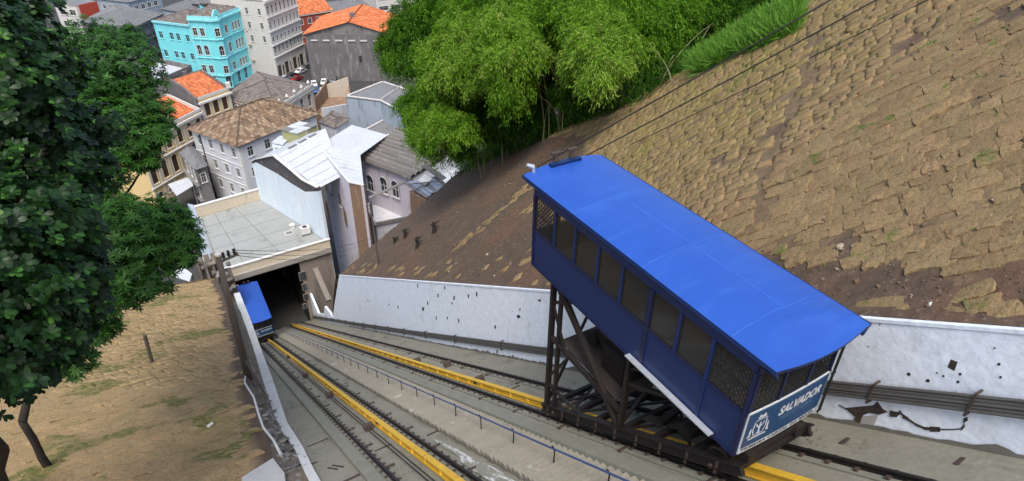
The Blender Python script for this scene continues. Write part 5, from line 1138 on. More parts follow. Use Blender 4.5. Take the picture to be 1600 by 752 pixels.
def slab(px_pts, z, name, label, m, cat, th=.25, post=None):
    P = [at_z(a, b, z) for a, b in px_pts]; c = sum(P, Vector()) / len(P); t = thing(name, label, cat, (c.x, c.y, z)); g = G(); g.prism(P, (0, 0, -th)); g.build('sheet', m, t); 
    for p in P:
        q = p.lerp(c, .06); g = G(); g.bx(q.x - .1, q.x + .1, q.y - .1, q.y + .1, (post if post is not None else z - 4), z - th); g.build('post', M_grey, t)
    return t
slab([(293, 318), (310, 322), (344, 396), (318, 410)], -51.2, 'lean_to_roof', 'narrow pale grey roof slab along the left side of the station roof', M_bgrey, 'roof', .3, GZ)
slab([(266, 430), (285, 416), (300, 428), (296, 440)], -52, 'awning', 'small pale sheet roof peeping out below the tree by the left bank', M_wroof, 'awning', .1, GZ)
slab([(262, 288), (296, 276), (302, 290), (276, 306)], -58.5, 'awning', 'white awning in front of the yellow colonial building', M_wroof, 'awning', .1, GZ)
slab([(408, 436 - 20), (430, 418 - 12), (434, 418), (412, 428)], -62.5, 'awning', 'hidden awning', M_wroof, 'awning', .1, GZ) if False else None

# ---- pale blue party wall with the white roof
A, B_ = Vector((10.3, 96.3, 0)), Vector((16.0, 79.2, 0)); d = B_ - A
def onw(f, px, py): p = A + d * f; return p + Vector((0, 0, zat(px, py, p.x, p.y)))
prof = [(0.0, 402, 253), (.08, 410, 249), (.42, 445, 243), (.62, 465, 262), (.8, 482, 281), (1.0, 500, 293)]
top = [onw(*p) for p in prof]
t = thing('white_roofed_house', 'pale blue party wall with a dark stained gable and white metal roof beside the station', 'house', (13, 88, GZ))
out = Vector((d.y, -d.x, 0)).normalized();  out = out if out.x < 0 else -out
low_ = [p + Vector((0, 0, -dz)) for p, dz in zip(top, (.3, .5, 3.0, 2.6, 1.9, .6))]
g = G(); g.prism([Vector((A.x, A.y, GZ)), *low_, Vector((B_.x, B_.y, GZ))], -out * .4); g.build('painted_wall', M_lblue, t)
g = G(); g.prism([*low_, *top[::-1]], -out * .38); g.build('stained_gable', mat('stained_gable', (.1, .095, .1), .95, (.06, .055, .055), .8, .9, stain=(.3, .3, .31), stain_scale=.8, stain_lo=.6, stain_hi=.72), t)
for a_, b_ in zip(top, top[1:]): g = G(); g.beam(a_ + Vector((0, 0, .05)), b_ + Vector((0, 0, .05)), .5, .14); g.build('coping', M_trim, t)
dirx = Vector((8.5, 3.6, 0)); R0 = [p - out * .2 - Vector((0, 0, .15)) for p in top]; R1 = [R0[2] + dirx + Vector((0, 0, 1.2)), R0[5] + dirx * .45 + Vector((0, 0, .2))]
g = G(); g.poly(R0[2], R0[5], R1[1], R1[0]); g.build('roof', M_wroof, t)
for k in range(6):
    f = (k + .5) / 6; g = G(); g.beam(R0[2].lerp(R0[5], f) + Vector((0, 0, .03)), R1[0].lerp(R1[1], f) + Vector((0, 0, .0)), .04, .05); g.build('roof_seam', M_wroof, t)
g = G(); g.poly(R0[2], R1[0], R0[0] + dirx * .9 + Vector((0, 4, -.6)), R0[0], R0[1]); g.build('roof', M_wroof, t)
p0, p1 = at_z(462, 278, -49.75), at_z(440, 312, SZ); g = G(); g.tube([at_z(443, 334, SZ + .1), top[2] + out * .08 - Vector((0, 0, 3))], .06, 6); g.build('downpipe', M_lblue, t)
for k in range(3): g = G(); a_ = R0[2].lerp(R1[0], .25 + .2 * k) + Vector((0, 0, .06)); b_ = a_ + Vector((1.3, .55, .12)); g.beam(a_, b_, .5, .05); g.build('roof_light', M_groof, t)
# hut on the roof
Z = -40.5
hp_ = [xy(440, 203, Z), xy(464, 209, Z), xy(495, 196, Z), xy(468, 191, Z)]
def order(P):
    P = [Vector((p[0], p[1], 0)) for p in P]; A_ = sum(a.x * b.y - b.x * a.y for a, b in zip(P, P[1:] + P[:1])); return [(p.x, p.y) for p in (P if A_ > 0 else P[::-1])]
b = Bld('roof_hut', 'small olive walled hut with a patched white roof among the rooftops', order(hp_), Z - 5.5, Z - .1, wallm('olive_wall', (.36, .36, .17), (.3, .3, .15), (.45, .42, .4), .6), 'hut'); b.win(2, [.5], [Z - 1.6], .6, .6, mull=False) ; b.finish()
cc = sum((Vector((*p, 0)) for p in hp_), Vector()) / 4
for i in range(2):
    for j in range(3):
        q = [Vector((*p, Z)) for p in order(hp_)]; q = [cc + Vector((0, 0, Z)) + (v - Vector((cc.x, cc.y, Z))) * 1.1 for v in q]; f = lambda u, v: q[0].lerp(q[1], u).lerp(q[3].lerp(q[2], u), v)
        g = G(); g.prism([f(i / 2 + .01, j / 3 + .01), f(i / 2 + .49, j / 3 + .01), f(i / 2 + .49, j / 3 + .32), f(i / 2 + .01, j / 3 + .32)], (0, 0, .06 + .04 * rng.random())); g.build('roof_sheet', M_wroof if (i + j) % 3 else M_groof, b.t)
hp2 = [xy(424, 222, Z - 1.5), xy(441, 226, Z - 1.5), xy(452, 216, Z - 1.5), xy(437, 212, Z - 1.5)]
b = Bld('roof_shed', 'low white shed with a grey lid beside the olive hut', order(hp2), Z - 5.5, Z - 1.5, M_lblue, 'shed'); b.win(0, [.4], [Z - 3], .6, .7, mull=False); b.finish(M_wroof)

# ---- lilac house with the white metal roof
Z = -40.0
LP_ = [at_z(498, 228, Z), at_z(545, 285, Z), at_z(568, 290, Z), at_z(563, 243, Z + .3), at_z(606, 212, Z), at_z(550, 196, Z)]
t = thing('lilac_house', 'tall peeling lilac house with a folded white metal roof and brown exposed end', 'house', (LP_[1].x, LP_[1].y, GZ))
def wallq(name, a, b, z0, m, t, op=None): g = G(); g.prism([Vector((a.x, a.y, z0)), Vector((b.x, b.y, z0)), Vector(b), Vector(a)], (Vector((b.y - a.y, a.x - b.x, 0)).normalized() * -.35)); return g.build(name, m, t)
M_peel = mat('peeling_lilac', (.66, .63, .69), .92, (.57, .54, .6), .4, .9, stain=(.33, .22, .16), stain_scale=.5, stain_lo=.6, stain_hi=.7, stain_stretch=(1, 1, .35), spots=(.5, .3, .28), spot_scale=.8, spot_lo=.66, spot_hi=.72, bump=.02, bscale=3)
wallq('wall', LP_[0], LP_[1], GZ, M_peel, t); wallq('bare_brick_end', LP_[1], LP_[2], GZ, M_brick, t); wallq('wall', LP_[2], LP_[3], GZ, M_lilac, t); wallq('wall', LP_[4], LP_[5], GZ, M_lilac, t)
g = G(); g.poly(LP_[0], LP_[1], LP_[2], LP_[3]); g.poly(LP_[0], LP_[3], LP_[5]); g.poly(LP_[3], LP_[4], LP_[5]); g.v = [tuple(Vector(v) + Vector((0, 0, .08))) for v in g.v]; rf = g.build('roof', M_wroof, t)
for k in range(7):
    f = (k + .7) / 8; g = G(); a_ = LP_[0].lerp(LP_[1], f); b_ = LP_[5].lerp(LP_[3], f); q_ = a_.lerp(LP_[3].lerp(LP_[2], f), .95); g.beam(a_ + Vector((0, 0, .1)), q_ + Vector((0, 0, .08)), .04, .04); g.build('standing_seam', M_wroof, rf)
for a_, b_ in ((LP_[0], LP_[1]), (LP_[1], LP_[2])): g = G(); g.beam(a_ + Vector((0, 0, .05)), b_ + Vector((0, 0, .05)), .25, .16); g.build('eave', M_trim, t)
wd = LP_[1] - LP_[0]; wn_ = Vector((wd.y, -wd.x, 0)).normalized(); wn_ = wn_ if wn_.x < 0 else -wn_
for px, py in ((517, 296), (531, 312)):
    n_ = np.array(wn_); d_ = ray(px, py); k = (n_ @ np.array(LP_[0])) / (n_ @ d_); p = Vector(d_ * k); u_ = wd.normalized(); u_.z = 0; u_.normalize()
    g = G(); g.prism([p - u_ * .45 + Vector((0, 0, -1.0)) + wn_ * .03, p + u_ * .45 + Vector((0, 0, -1.0)) + wn_ * .03, p + u_ * .45 + Vector((0, 0, 1.0)) + wn_ * .03, p - u_ * .45 + Vector((0, 0, 1.0)) + wn_ * .03], -wn_ * .08); o = g.build('window', M_glassd, t)
    g = G(); g.prism([p - u_ * .55 + Vector((0, 0, -1.15)), p + u_ * .55 + Vector((0, 0, -1.15)), p + u_ * .55 + Vector((0, 0, -1.02)), p - u_ * .55 + Vector((0, 0, -1.02))], wn_ * .15); g.build('sill', M_trim, o)
for px, py, w, h_, m in ((540, 340, .8, 4, M_brick), (512, 330, .5, 3.5, mat('raw_orange_brick', (.42, .17, .09), .95, (.3, .13, .08), 1.5, .9)), (509, 290, .4, 2, M_brick)):
    n_ = np.array(wn_); d_ = ray(px, py); k = (n_ @ np.array(LP_[0])) / (n_ @ d_); p = Vector(d_ * k); u_ = Vector((wd.x, wd.y, 0)).normalized(); P = []
    for i in range(9): a_ = 6.283 * i / 9; r_ = rng.uniform(.7, 1.2); P.append(p + u_ * (w * r_ * math.cos(a_)) + Vector((0, 0, h_ * .5 * r_ * math.sin(a_))) + wn_ * .02)
    g = G(); g.prism(P, -wn_ * .1); g.build('bare_patch', m, t)

# ---- house under the corrugated roof, with its terrace and lean-to
Z = -41.5
A3, B3, C3, D3 = at_z(563, 249, Z), at_z(642, 281, Z), at_z(722, 228, Z + 1.4), at_z(622, 201, Z + 1.4)
t = thing('corrugated_house', 'lilac arched house under a roof of large grey corrugated sheets below the bamboo', 'house', (A3.x, A3.y, GZ))
ns = 11
for i in range(ns):
    f0, f1 = i / ns, (i + 1.12) / ns; a_, b_ = A3.lerp(D3, f0), B3.lerp(C3, f0); c_, d_ = B3.lerp(C3, f1), A3.lerp(D3, f1)
    for (u0, u1) in ((0, .52), (.5, 1.0)):
        e0 = rng.uniform(-.02, .02); p0, p1, p2, p3 = a_.lerp(b_, u0 + e0), a_.lerp(b_, u1 + e0 * .7), d_.lerp(c_, u1 + e0 * .7), d_.lerp(c_, u0 + e0); up_ = Vector((0, 0, 1)); 
        sec = [(0, .0), (.22, .42), (.5, .46), (.72, .36), (1.0, .05)]; g = G(); lift = rng.uniform(0, .06) + (.05 if u0 else 0)
        V = [];
        for f, hh in sec: V += [p0.lerp(p3, f) + up_ * (hh + lift), p1.lerp(p2, f) + up_ * (hh + lift)]
        V += [v - up_ * .06 for v in V]; n_ = len(sec); F = [(2 * k, 2 * k + 1, 2 * k + 3, 2 * k + 2) for k in range(n_ - 1)] + [(2 * n_ + 2 * k, 2 * n_ + 2 * k + 2, 2 * n_ + 2 * k + 3, 2 * n_ + 2 * k + 1) for k in range(n_ - 1)]
        F += [(2 * k, 2 * k + 2, 2 * n_ + 2 * k + 2, 2 * n_ + 2 * k) for k in range(n_ - 1)] + [(2 * k + 1, 2 * n_ + 2 * k + 1, 2 * n_ + 2 * k + 3, 2 * k + 3) for k in range(n_ - 1)]
        g.add(V, F); g.build('roof_sheet', M_asb, t)
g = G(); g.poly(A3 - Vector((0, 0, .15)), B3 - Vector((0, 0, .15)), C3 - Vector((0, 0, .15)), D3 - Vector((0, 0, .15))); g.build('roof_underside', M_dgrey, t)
fd = (B3 - A3).normalized(); fn_ = Vector((fd.y, -fd.x, 0)); fn_ = fn_ if fn_.y < 0 else -fn_; inn = -fn_ * .6
FA, FB = A3 + inn - Vector((0, 0, .2)), B3 + inn - Vector((0, 0, .2))
wallq('wall', Vector((FA.x, FA.y, Z - .2)), Vector((FB.x, FB.y, Z - .2)), GZ, M_lilac, t); wallq('wall', Vector((FB.x, FB.y, Z - .2)), Vector((C3.x, C3.y, Z + 1)), GZ, M_wwall, t); wallq('wall', Vector((D3.x, D3.y, Z + 1)), Vector((FA.x, FA.y, Z - .2)), GZ, M_lilac, t)
def on_plane(px, py, q, n_): d_ = ray(px, py); n_ = np.array(n_); return Vector(d_ * ((n_ @ np.array(q)) / (n_ @ d_)))
f_, p_ = win_mesh(1.45, 1.9, True, M_wwall, M_glassd, True)
for px, py in ((581, 297), (602, 301), (620, 307)):
    p = on_plane(px, py, FA + fn_ * .02, fn_); M = Matrix(((-fd.x, fn_.x, 0, p.x), (-fd.y, fn_.y, 0, p.y), (0, 0, 1, p.z), (0, 0, 0, 1))); M = M @ Matrix.Translation((0, .18, 0)); o = place('window', f_, t, M); k = bpy.data.objects.new('pane', p_); COL.objects.link(k); k.parent = o
# terrace
tz_ = on_plane(585, 322, FA, fn_).z + .3
T = [at_z(570, 318, tz_), at_z(588, 352, tz_), at_z(648, 340, tz_), at_z(632, 306, tz_)]
t2 = thing('terrace', 'stained white terrace with low walls in front of the arched lilac house', 'terrace', (T[0].x, T[0].y, tz_))
g = G(); g.prism(T, (0, 0, -9)); g.build('floor', M_wwall, t2)
def lowwall(a, b, h, m, nm='low_wall'): g = G(); n_ = Vector((b.y - a.y, a.x - b.x, 0)).normalized() * .25; g.prism([a, b, b + n_, a + n_], (0, 0, h)); g.build(nm, m, t2)
lowwall(T[1] + Vector((0, 0, .02)), T[2] + Vector((0, 0, .02)), .5, M_asb); lowwall(at_z(625, 335, tz_ + .02), at_z(649, 338, tz_ + .02), 3.2, M_wwall); lowwall(T[0] + Vector((0, 0, .02)), T[1] + Vector((0, 0, .02)), .6, M_lilac)
g = G(); p = at_z(583, 342, tz_); g.tube([p, p + Vector((0, 0, 2.9))], .12, 6); g.build('blue_post', mat('post_blue', (.05, .09, .2), .6), t2)
# lean-to with blue-grey sheets
za = -38.6
print('terrace', tz_, za)
P4 = [at_z(629, 287, za + .4), at_z(664, 310, za), at_z(701, 292, za + .1), at_z(684, 276, za + .6)]
t2 = thing('lean_to', 'ragged lean-to of blue grey sheets and loose boards at the foot of the soil slope', 'shed', (P4[1].x, P4[1].y, za - 3))
for i in range(7):
    f0, f1 = i / 7, (i + .93) / 7; e = rng.uniform(-.08, .06); g = G(); q = [P4[0].lerp(P4[3], f0), P4[1].lerp(P4[2], f0) + (P4[1] - P4[0]) * e, P4[1].lerp(P4[2], f1) + (P4[1] - P4[0]) * e, P4[0].lerp(P4[3], f1)]; g.prism([v + Vector((0, 0, rng.uniform(0, .15))) for v in q], (0, 0, .05)); g.build('roof_sheet', M_steel if i % 3 else M_groof, t2)
for (a0, b0, zz), (a1, b1, z2), w in (((577, 309, za - .4), (632, 285, za + .9), .45), ((637, 288, za + .9), (692, 283, za + 1.0), .14), ((640, 300, za + .6), (672, 286, za + .7), .12), ((662, 258, za + 2), (694, 280, za + 1), .9)):
    g = G(); g.beam(at_z(a0, b0, zz), at_z(a1, b1, z2), w, .12); g.build('loose_board', M_asb, t2)
g = G(); q = at_z(664, 281, za + .9); g.box(q, (1.5, 1.2, .12), Matrix.Rotation(.4, 3, 'X') @ Matrix.Rotation(.5, 3, 'Z')); g.build('white_panel', M_trim, t2)
g = G(); g.prism([Vector((v.x, v.y, za - .3)) for v in (P4[1], P4[2])] + [Vector((v.x, v.y, za - .3)) for v in (P4[3].lerp(P4[2], .3), P4[0].lerp(P4[1], .3))], (0, 0, -7)); g.build('wall', M_brick, t2)
# white sheet roofs right of the corrugated roof
slab([(655, 278), (672, 262), (722, 228), (728, 250), (700, 292)], -43.2, 'side_roof', 'white roof strip between the corrugated roof and the soil slope', M_wroof, 'roof', .2, GZ)
# ---- white hip-roofed colonial house
Z = -49.5
C6 = Vector((*xy(372, 227, Z), 0)); L6 = Vector((*xy(298, 200, Z), 0)); R6 = Vector((*xy(500, 180, Z), 0)); u6 = (C6 - L6).normalized(); v6 = Vector((-u6.y, u6.x, 0)); R6 = C6 + v6 * (R6 - C6).dot(v6)
b = Bld('hip_roofed_house', 'three storey white colonial house under a mottled old tile hip roof', [(L6.x, L6.y), (C6.x, C6.y), (R6.x, R6.y), ((R6 + L6 - C6).x, (R6 + L6 - C6).y)], GZ, Z, M_wwall)
b.win(0, [.14, .38, .62, .86], [Z - 3.0, Z - 7.2, Z - 11.4], 1.05, 1.9); b.win(1, [.12, .33, .56, .78], [Z - 3.0, Z - 7.2], 1.25, 1.9)
b.band(0, Z - .5, .35, .3, M_trim); b.band(1, Z - .5, .35, .3, M_pinkw); b.band(0, Z - 4.6, .16, .1, M_trim, 'string_course'); b.band(0, Z - 8.8, .16, .1, M_trim, 'string_course'); b.pil(0, [.985], GZ, Z - .5, .5, M_trim, .08); b.pil(1, [.02], GZ, Z - .5, .5, M_trim, .08); b.finish()
g = G(); a_, d_, l_, n_ = b.edge(1); g.prism([a_ + n_ * .02 + d_ * .8 + Vector((0, 0, GZ)), a_ + n_ * .02 + d_ * l_ + Vector((0, 0, GZ)), a_ + n_ * .02 + d_ * l_ + Vector((0, 0, GZ + .4)), a_ + n_ * .02 + d_ * .8 + Vector((0, 0, GZ + .4))], n_ * .1); g.build('plinth', M_grey, b.t)
g = G(); p = L6 + (C6 - L6) * .18; nn_ = Vector((u6.y, -u6.x, 0)); g.tube([p + nn_ * .1 + Vector((0, 0, GZ)), p + nn_ * .1 + Vector((0, 0, Z - .5))], .12, 6); g.build('downpipe', M_dark, b.t)
hip(b.t, [p[:2] for p in b.P], Z, 3.7, M_tilem, .5, .7, axis=1, tw=.5, tl_=.8)

# ---- small grey balconied house in front of it
Z = -54.5
P = order([xy(284, 240, Z), xy(305, 264, Z), xy(322, 258, Z), xy(304, 232, Z)]); b = Bld('balcony_house', 'narrow weathered grey house with balconies left of the white colonial house', P, GZ, Z, M_grey)
lf = min(range(4), key=lambda i: b.edge(i)[3].x); b.win(lf, [.2, .5, .8], [Z - 3.2, Z - 6.6], .8, 2.1); b.band(lf, Z - 3.6, .2, .7, M_grey, 'balcony'); b.band(lf, Z - 7, .2, .7, M_grey, 'balcony'); fr = min(range(4), key=lambda i: b.edge(i)[3].y); b.win(fr, [.5], [Z - 3.2], .9, 1.8); b.finish()
hip(b.t, P, Z, 1.2, M_groof, .45, .4, axis=0)

# ---- yellow colonial houses with orange roofs
Z = -48.3
C = Vector((*xy(310, 157, Z), 0)); Rr = Vector((*xy(358, 140, Z), 0)); Lb = Vector((*xy(250, 131, Z), 0)); fw = (Rr - C).normalized(); bk = Vector((-fw.y, fw.x, 0)); dep = (Lb - C).dot(bk)
P = [(C.x, C.y), (Rr.x, Rr.y), ((Rr + bk * dep).x, (Rr + bk * dep).y), ((C + bk * dep).x, (C + bk * dep).y)]
b = Bld('yellow_house', 'yellow house with three brown shuttered windows, dark curved gable and orange roof', P, GZ, Z, M_yel)
b.win(0, [.2, .48, .77], [Z - 3.9], 1.3, 2.5, True, M_trim, M_shut, False); b.win(0, [.2, .48, .77], [Z - 9], 1.3, 2.8, True, M_trim, M_shut, False); b.band(0, Z - .9, .4, .5, M_trim); b.band(0, Z, .6, .15, M_offw, 'parapet'); b.pil(0, [.05, .95], GZ, Z - .9, .5, M_offw); b.finish()
n_ = 14
for e_, tag_ in ((0, 'curved_gable'),):
    pr = []
    for i in range(n_ + 1): f = i / n_; pr.append(C + bk * (dep * f) + Vector((0, 0, Z + .4 + 2.9 * math.sin(min(1, max(0, (f - .02) / .5)) * math.pi / 2) * (1 if f < .55 else max(.35, 1 - (f - .55) * 1.5)))))
    g = G(); g.prism([C + Vector((0, 0, GZ)), *pr, C + bk * dep + Vector((0, 0, GZ))], -fw * .45); g.build('curved_gable', M_dgrey, b.t)
    for f in (.52, .95): p = C + bk * (dep * f) + Vector((0, 0, Z + 3.3)); g = G(); g.box(p - fw * .2, (.9, .9, 1.1)); g.build('finial', M_dgrey, b.t)
M_ = bk * (dep * .52) + Vector((0, 0, Z + 2.6))
tile_field(b.t, [C + bk * .5 + Vector((0, 0, Z - .1)), Rr + bk * .5 + Vector((0, 0, Z - .1)), Rr + M_, C + M_], M_tileo, .45, .8); tile_field(b.t, [Rr + bk * dep + Vector((0, 0, Z - .1)), C + bk * dep + Vector((0, 0, Z - .1)), C + M_, Rr + M_], M_tileo, .45, .8)
wr = [Rr + Vector((0, 0, Z + .4)), Rr + M_ + Vector((0, 0, .4)), Rr + bk * dep + Vector((0, 0, Z + .3))]; g = G(); g.prism([Rr + Vector((0, 0, Z - 2)), wr[0], wr[1], wr[2], Rr + bk * dep + Vector((0, 0, Z - 2))], fw * .35); g.build('party_wall', M_dgrey, b.t)
for f in (.0, .45, .9): p = Rr + bk * (dep * f) + Vector((0, 0, Z + 1.0)); g = G(); g.box(p, (.9, .9, 1.2)); g.build('finial', M_offw if f == 0 else M_dgrey, b.t)
# lower-left yellow house
Z2 = -50.2
C2 = Vector((*xy(312, 173, Z2), 0)); L2 = Vector((*xy(214, 222, Z2), 0)); fw2 = (C2 - L2).normalized(); bk2 = Vector((-fw2.y, fw2.x, 0)); dp = 12
P = [(L2.x, L2.y), (C2.x, C2.y), ((C2 + bk2 * dp).x, (C2 + bk2 * dp).y), ((L2 + bk2 * dp).x, (L2 + bk2 * dp).y)]
b = Bld('arched_yellow_house', 'long yellow colonial house with tall arched windows half hidden by the tree', P, GZ, Z2, M_yel)
us = [.08, .25, .42, .6, .77, .93]; b.win(0, us, [Z2 - 4.2], 1.25, 2.3, True, M_trim, M_shut, False); b.win(0, us, [Z2 - 9.4], 1.4, 3.0, True, M_trim, M_shut, False); b.win(0, us, [Z2 - 12.6], 1.3, .6, True, M_trim, M_glassd, False)
b.band(0, Z2 - .8, .5, .55, M_offw); b.band(0, Z2, .55, .2, M_offw, 'parapet'); b.band(0, Z2 - 5.2, .25, .35, M_trim, 'balcony'); b.band(0, Z2 - 10.2, .25, .3, M_trim, 'string_course'); b.pil(0, [.015, .165, .335, .51, .685, .85, .985], GZ, Z2 - .8, .35, M_offw); b.finish()
E_ = [L2 + Vector((0, 0, Z2 - .1)) + bk2 * .6, C2 + Vector((0, 0, Z2 - .1)) + bk2 * .6]; rr = bk2 * (dp * .62) + Vector((0, 0, Z2 + 2.4)); tile_field(b.t, [E_[0], E_[1], C2 + rr - fw2 * .3, L2 + rr], M_tileo, .45, .8)
g = G(); g.prism([C2 + Vector((0, 0, Z2 - .5)), C2 + Vector((0, 0, Z2 + .6)), C2 + rr + Vector((0, 0, .5)), C2 + bk2 * dp + Vector((0, 0, Z2 + .3)), C2 + bk2 * dp + Vector((0, 0, Z2 - .5))], -fw2 * .3); g.build('verge_wall', M_offw, b.t)
g = G(); g.prism([L2 + rr + Vector((0, 0, -2.5)), C2 + rr + Vector((0, 0, -2.5)), C2 + rr + Vector((0, 0, .2)), L2 + rr + Vector((0, 0, .2))], bk2 * .4); g.build('back_wall', M_dgrey, b.t)

# ---- grey tiled house behind
Z = -50.8
P = [xy(352, 152, Z), xy(432, 172, Z), xy(488, 135, Z), xy(402, 113, Z)]; P = order(P); b = Bld('grey_tiled_house', 'long house with a grey old tile hip roof and arched pale end wall', P, GZ, Z, M_beig)
fr = min(range(4), key=lambda i: b.edge(i)[3].y - .6 * b.edge(i)[3].x); b.win(fr, [.2, .42, .64, .86], [Z - 4.0], 1.4, 2.2, True, M_trim, M_glassd); b.band(fr, Z - .5, .4, .4, M_offw); b.band(fr, Z, .7, .2, M_offw, 'parapet'); l2 = min(range(4), key=lambda i: b.edge(i)[3].x); b.win(l2, [.2, .8], [Z - 4], 1.3, 2, True); b.band(l2, Z - .5, .3, .3, M_beig); b.finish()
hip(b.t, P, Z, 2.6, M_tileg, .5, .3, axis=l2 if (b.edge(l2)[2] > b.edge(fr)[2]) else fr, tw=.55, tl_=.9)
a_, d_, l_, n_ = b.edge(fr)
for f in (.1, .3, .5, .7, .9): p = a_ + d_ * (l_ * f) + Vector((0, 0, Z + 1)); g = G(); g.lathe = None; g.tube([p, p + Vector((0, 0, .35)), p + Vector((0, 0, .6)), p + Vector((0, 0, 1.0))], [.2, .4, .3, .05], 7); g.build('urn', M_offw, b.t)

# ---- white flat roof
Z = -52.0
P = order([xy(212, 103, Z), xy(243, 134, Z), xy(300, 108, Z), xy(246, 96, Z)]); b = Bld('white_roofed_shop', 'low building with a bright white flat roof and dark rear parapet', P, GZ, Z, M_grey); b.finish(M_wroof); b.parapet(1.0, .4, M_dgrey)

# ---- cyan building
ZL, ZR = -46.5, -44.6
pA, pB, pC_, pD = xy(239, 33, ZL), xy(296, 40, ZL), xy(334, 31, ZR), xy(382, 12, ZR)
vA, vB, vC, vD = (Vector((*p, 0)) for p in (pA, pB, pC_, pD))
wing = (vB - vA).normalized(); wb = Vector((-wing.y, wing.x, 0))
P = [(vA.x, vA.y), (vB.x, vB.y), ((vB + wb * 14).x, (vB + wb * 14).y), ((vA + wb * 14).x, (vA + wb * 14).y)]
b = Bld('cyan_building', 'bright cyan four storey corner building with white framed windows and plain left wing', P, GZ, ZL, M_cyan)
us = [.12, .42, .6, .86]; zr = [ZL - 4.6, ZL - 9.8]; b.win(0, us, zr, 1.3, 1.9, False, M_cyan2); b.pil(0, [.01, .27, .51, .74, .99], GZ, ZL, .3, M_cyan2, .15); b.band(0, ZL - .3, .5, .4, M_cyan2)
b.finish(); hip(b.t, P, ZL, 2.0, M_tileg, .4, .3, axis=0, tw=.6, tl_=1.0)
cyan_t = b.t
n2 = vC.lerp(vD, .30) ; arcpts = [vB + (vB - vA).normalized() * .05, vC + (vB - vC).normalized() * 3.0, vC + (vB - vC).normalized() * 1.2 + Vector((.3, -.5, 0)), vC + (vD - vC).normalized() * 1.2 + Vector((.3, -.5, 0)), vC + (vD - vC).normalized() * 3.0, vD]
bkR = (vD - vC).normalized(); bkv = Vector((-bkR.y, bkR.x, 0)) * 15
P = [(p.x, p.y) for p in arcpts] + [((vD + bkv).x, (vD + bkv).y), ((vB + wb * 9).x, (vB + wb * 9).y)]
b = Bld('tmp', 'tmp', P, GZ, ZR, M_cyan); bpy.data.objects.remove(b.t); b.t = cyan_t
RW = [ZR - 4.6, ZR - 14.9]; arow = [ZR - 9.7]
for i, us in ((0, [.25, .72]), (2, [.5]), (4, [.16, .42, .52, .62, .86])):
    for zz, ar in ((ZR - 4.6, False), (ZR - 9.9, True), (ZR - 15.0, False)):
        if i == 4: b.win(i, [.12], [zz], 1.2, 2.1, ar, M_trim); b.win(i, [.40, .52, .64], [zz], .85, 2.1, ar, M_trim); b.win(i, [.9], [zz], 1.0, 2.1, ar, M_trim)
        else: b.win(i, us, [zz], 1.25, 2.1, ar, M_trim)
    b.win(i, us if i != 4 else [.2, .5, .8], [GZ + .3], 1.5, 2.6, True, M_cyan2)
for i in range(5):
    for z, h_, o_ in ((ZR - .5, .5, .45), (ZR, .8, .15), (ZR - 5.6, .25, .25), (ZR - 10.8, .25, .25), (ZR - 15.8, .3, .3)): b.band(i, z, h_, o_, M_cyan2, 'cornice' if o_ > .4 else 'string_course')
for i, us in ((0, [.02, .5, .98]), (4, [.02, .28, .76, .98])): b.pil(i, us, GZ, ZR - .5, .35, M_cyan2, .12)
b.finish()
c0 = sum((Vector((p[0], p[1], 0)) for p in P), Vector()) / len(P); g = G()
for p, q in zip(P, P[1:] + P[:1]):
    tile_field(cyan_t, [Vector((*p, ZR + .05)), Vector((*q, ZR + .05)), c0 + Vector((0, 0, ZR + 2.8))], M_tileg, .6, 1.0)
p = vC.lerp(vD, .1) + Vector((0, 0, ZR + .8)); g = G(); g.prism([p + bkR * -1.6, p + bkR * 1.6, p + bkR * 1.2 + Vector((0, 0, .8)), p + bkR * .5 + Vector((0, 0, 1.5)), p - bkR * .5 + Vector((0, 0, 1.5)), p - bkR * 1.2 + Vector((0, 0, .8))], Vector((-bkR.y, bkR.x, 0)) * .4); g.build('pediment', M_cyan2, cyan_t)

# ---- narrow beige houses and the white five-storey block along the street
def frontage(name, label, fl, fr_, base_z, topz, depth, wm, roof):
    a, b_ = Vector((*fl, 0)), Vector((*fr_, 0)); d = (b_ - a).normalized(); n = Vector((-d.y, d.x, 0)) * depth
    return Bld(name, label, [(a.x, a.y), (b_.x, b_.y), ((b_ + n).x, (b_ + n).y), ((a + n).x, (a + n).y)], base_z, topz, wm)
b = frontage('beige_townhouse', 'narrow beige townhouse with two balconies beside the cyan building', xy(400, 119, GZ), xy(431, 106, GZ), GZ, -50, 12, M_offw, None)
for z in (-54.0, -58.6): b.win(0, [.12, .31, .5, .69, .88], [z], .85, 2.3, False, M_trim, M_bgrey, True)
b.band(0, -54.6, .5, .9, M_beig, 'balcony'); b.band(0, -59.2, .5, .9, M_beig, 'balcony'); b.band(0, -50.5, .5, .4, M_offw); b.win(0, [.2, .55, .85], [GZ + .2], 1.4, 2.4, False, M_trim, M_shut, False); b.finish()
a_, d_, l_, n_ = b.edge(0); hip(b.t, [p[:2] for p in b.P], -50, 2.6, M_tileo, .02, .1, axis=0, tw=.55, tl_=.9)
g = G(); p = a_ + d_ * (l_ * .62) + Vector((0, 0, GZ + 3.1)); g.prism([p, p + d_ * 2.6, p + d_ * 2.6 + n_ * 1.6 + Vector((0, 0, -.5)), p + n_ * 1.6 + Vector((0, 0, -.5))], (0, 0, .1)); g.build('shop_awning', M_wroof, b.t)
b = frontage('white_block', 'tall white five storey corner block with rows of arched windows above the street', xy(435, 123, GZ), xy(479, 99, GZ), GZ, -41.5, 18, M_offw, None)
zs = [-45.6, -49.6, -53.4, -56.9]
for z, ar, h_ in zip(zs, (True, False, True, True), (2.0, 2.0, 1.0, 1.8)): b.win(0, [.07, .2, .33, .46, .59, .72, .85, .95], [z], .85, h_, ar, M_trim)
for z in (-46.4, -50.4, -54.4, -57.9): b.band(0, z, .35, .45, M_trim, 'balcony')
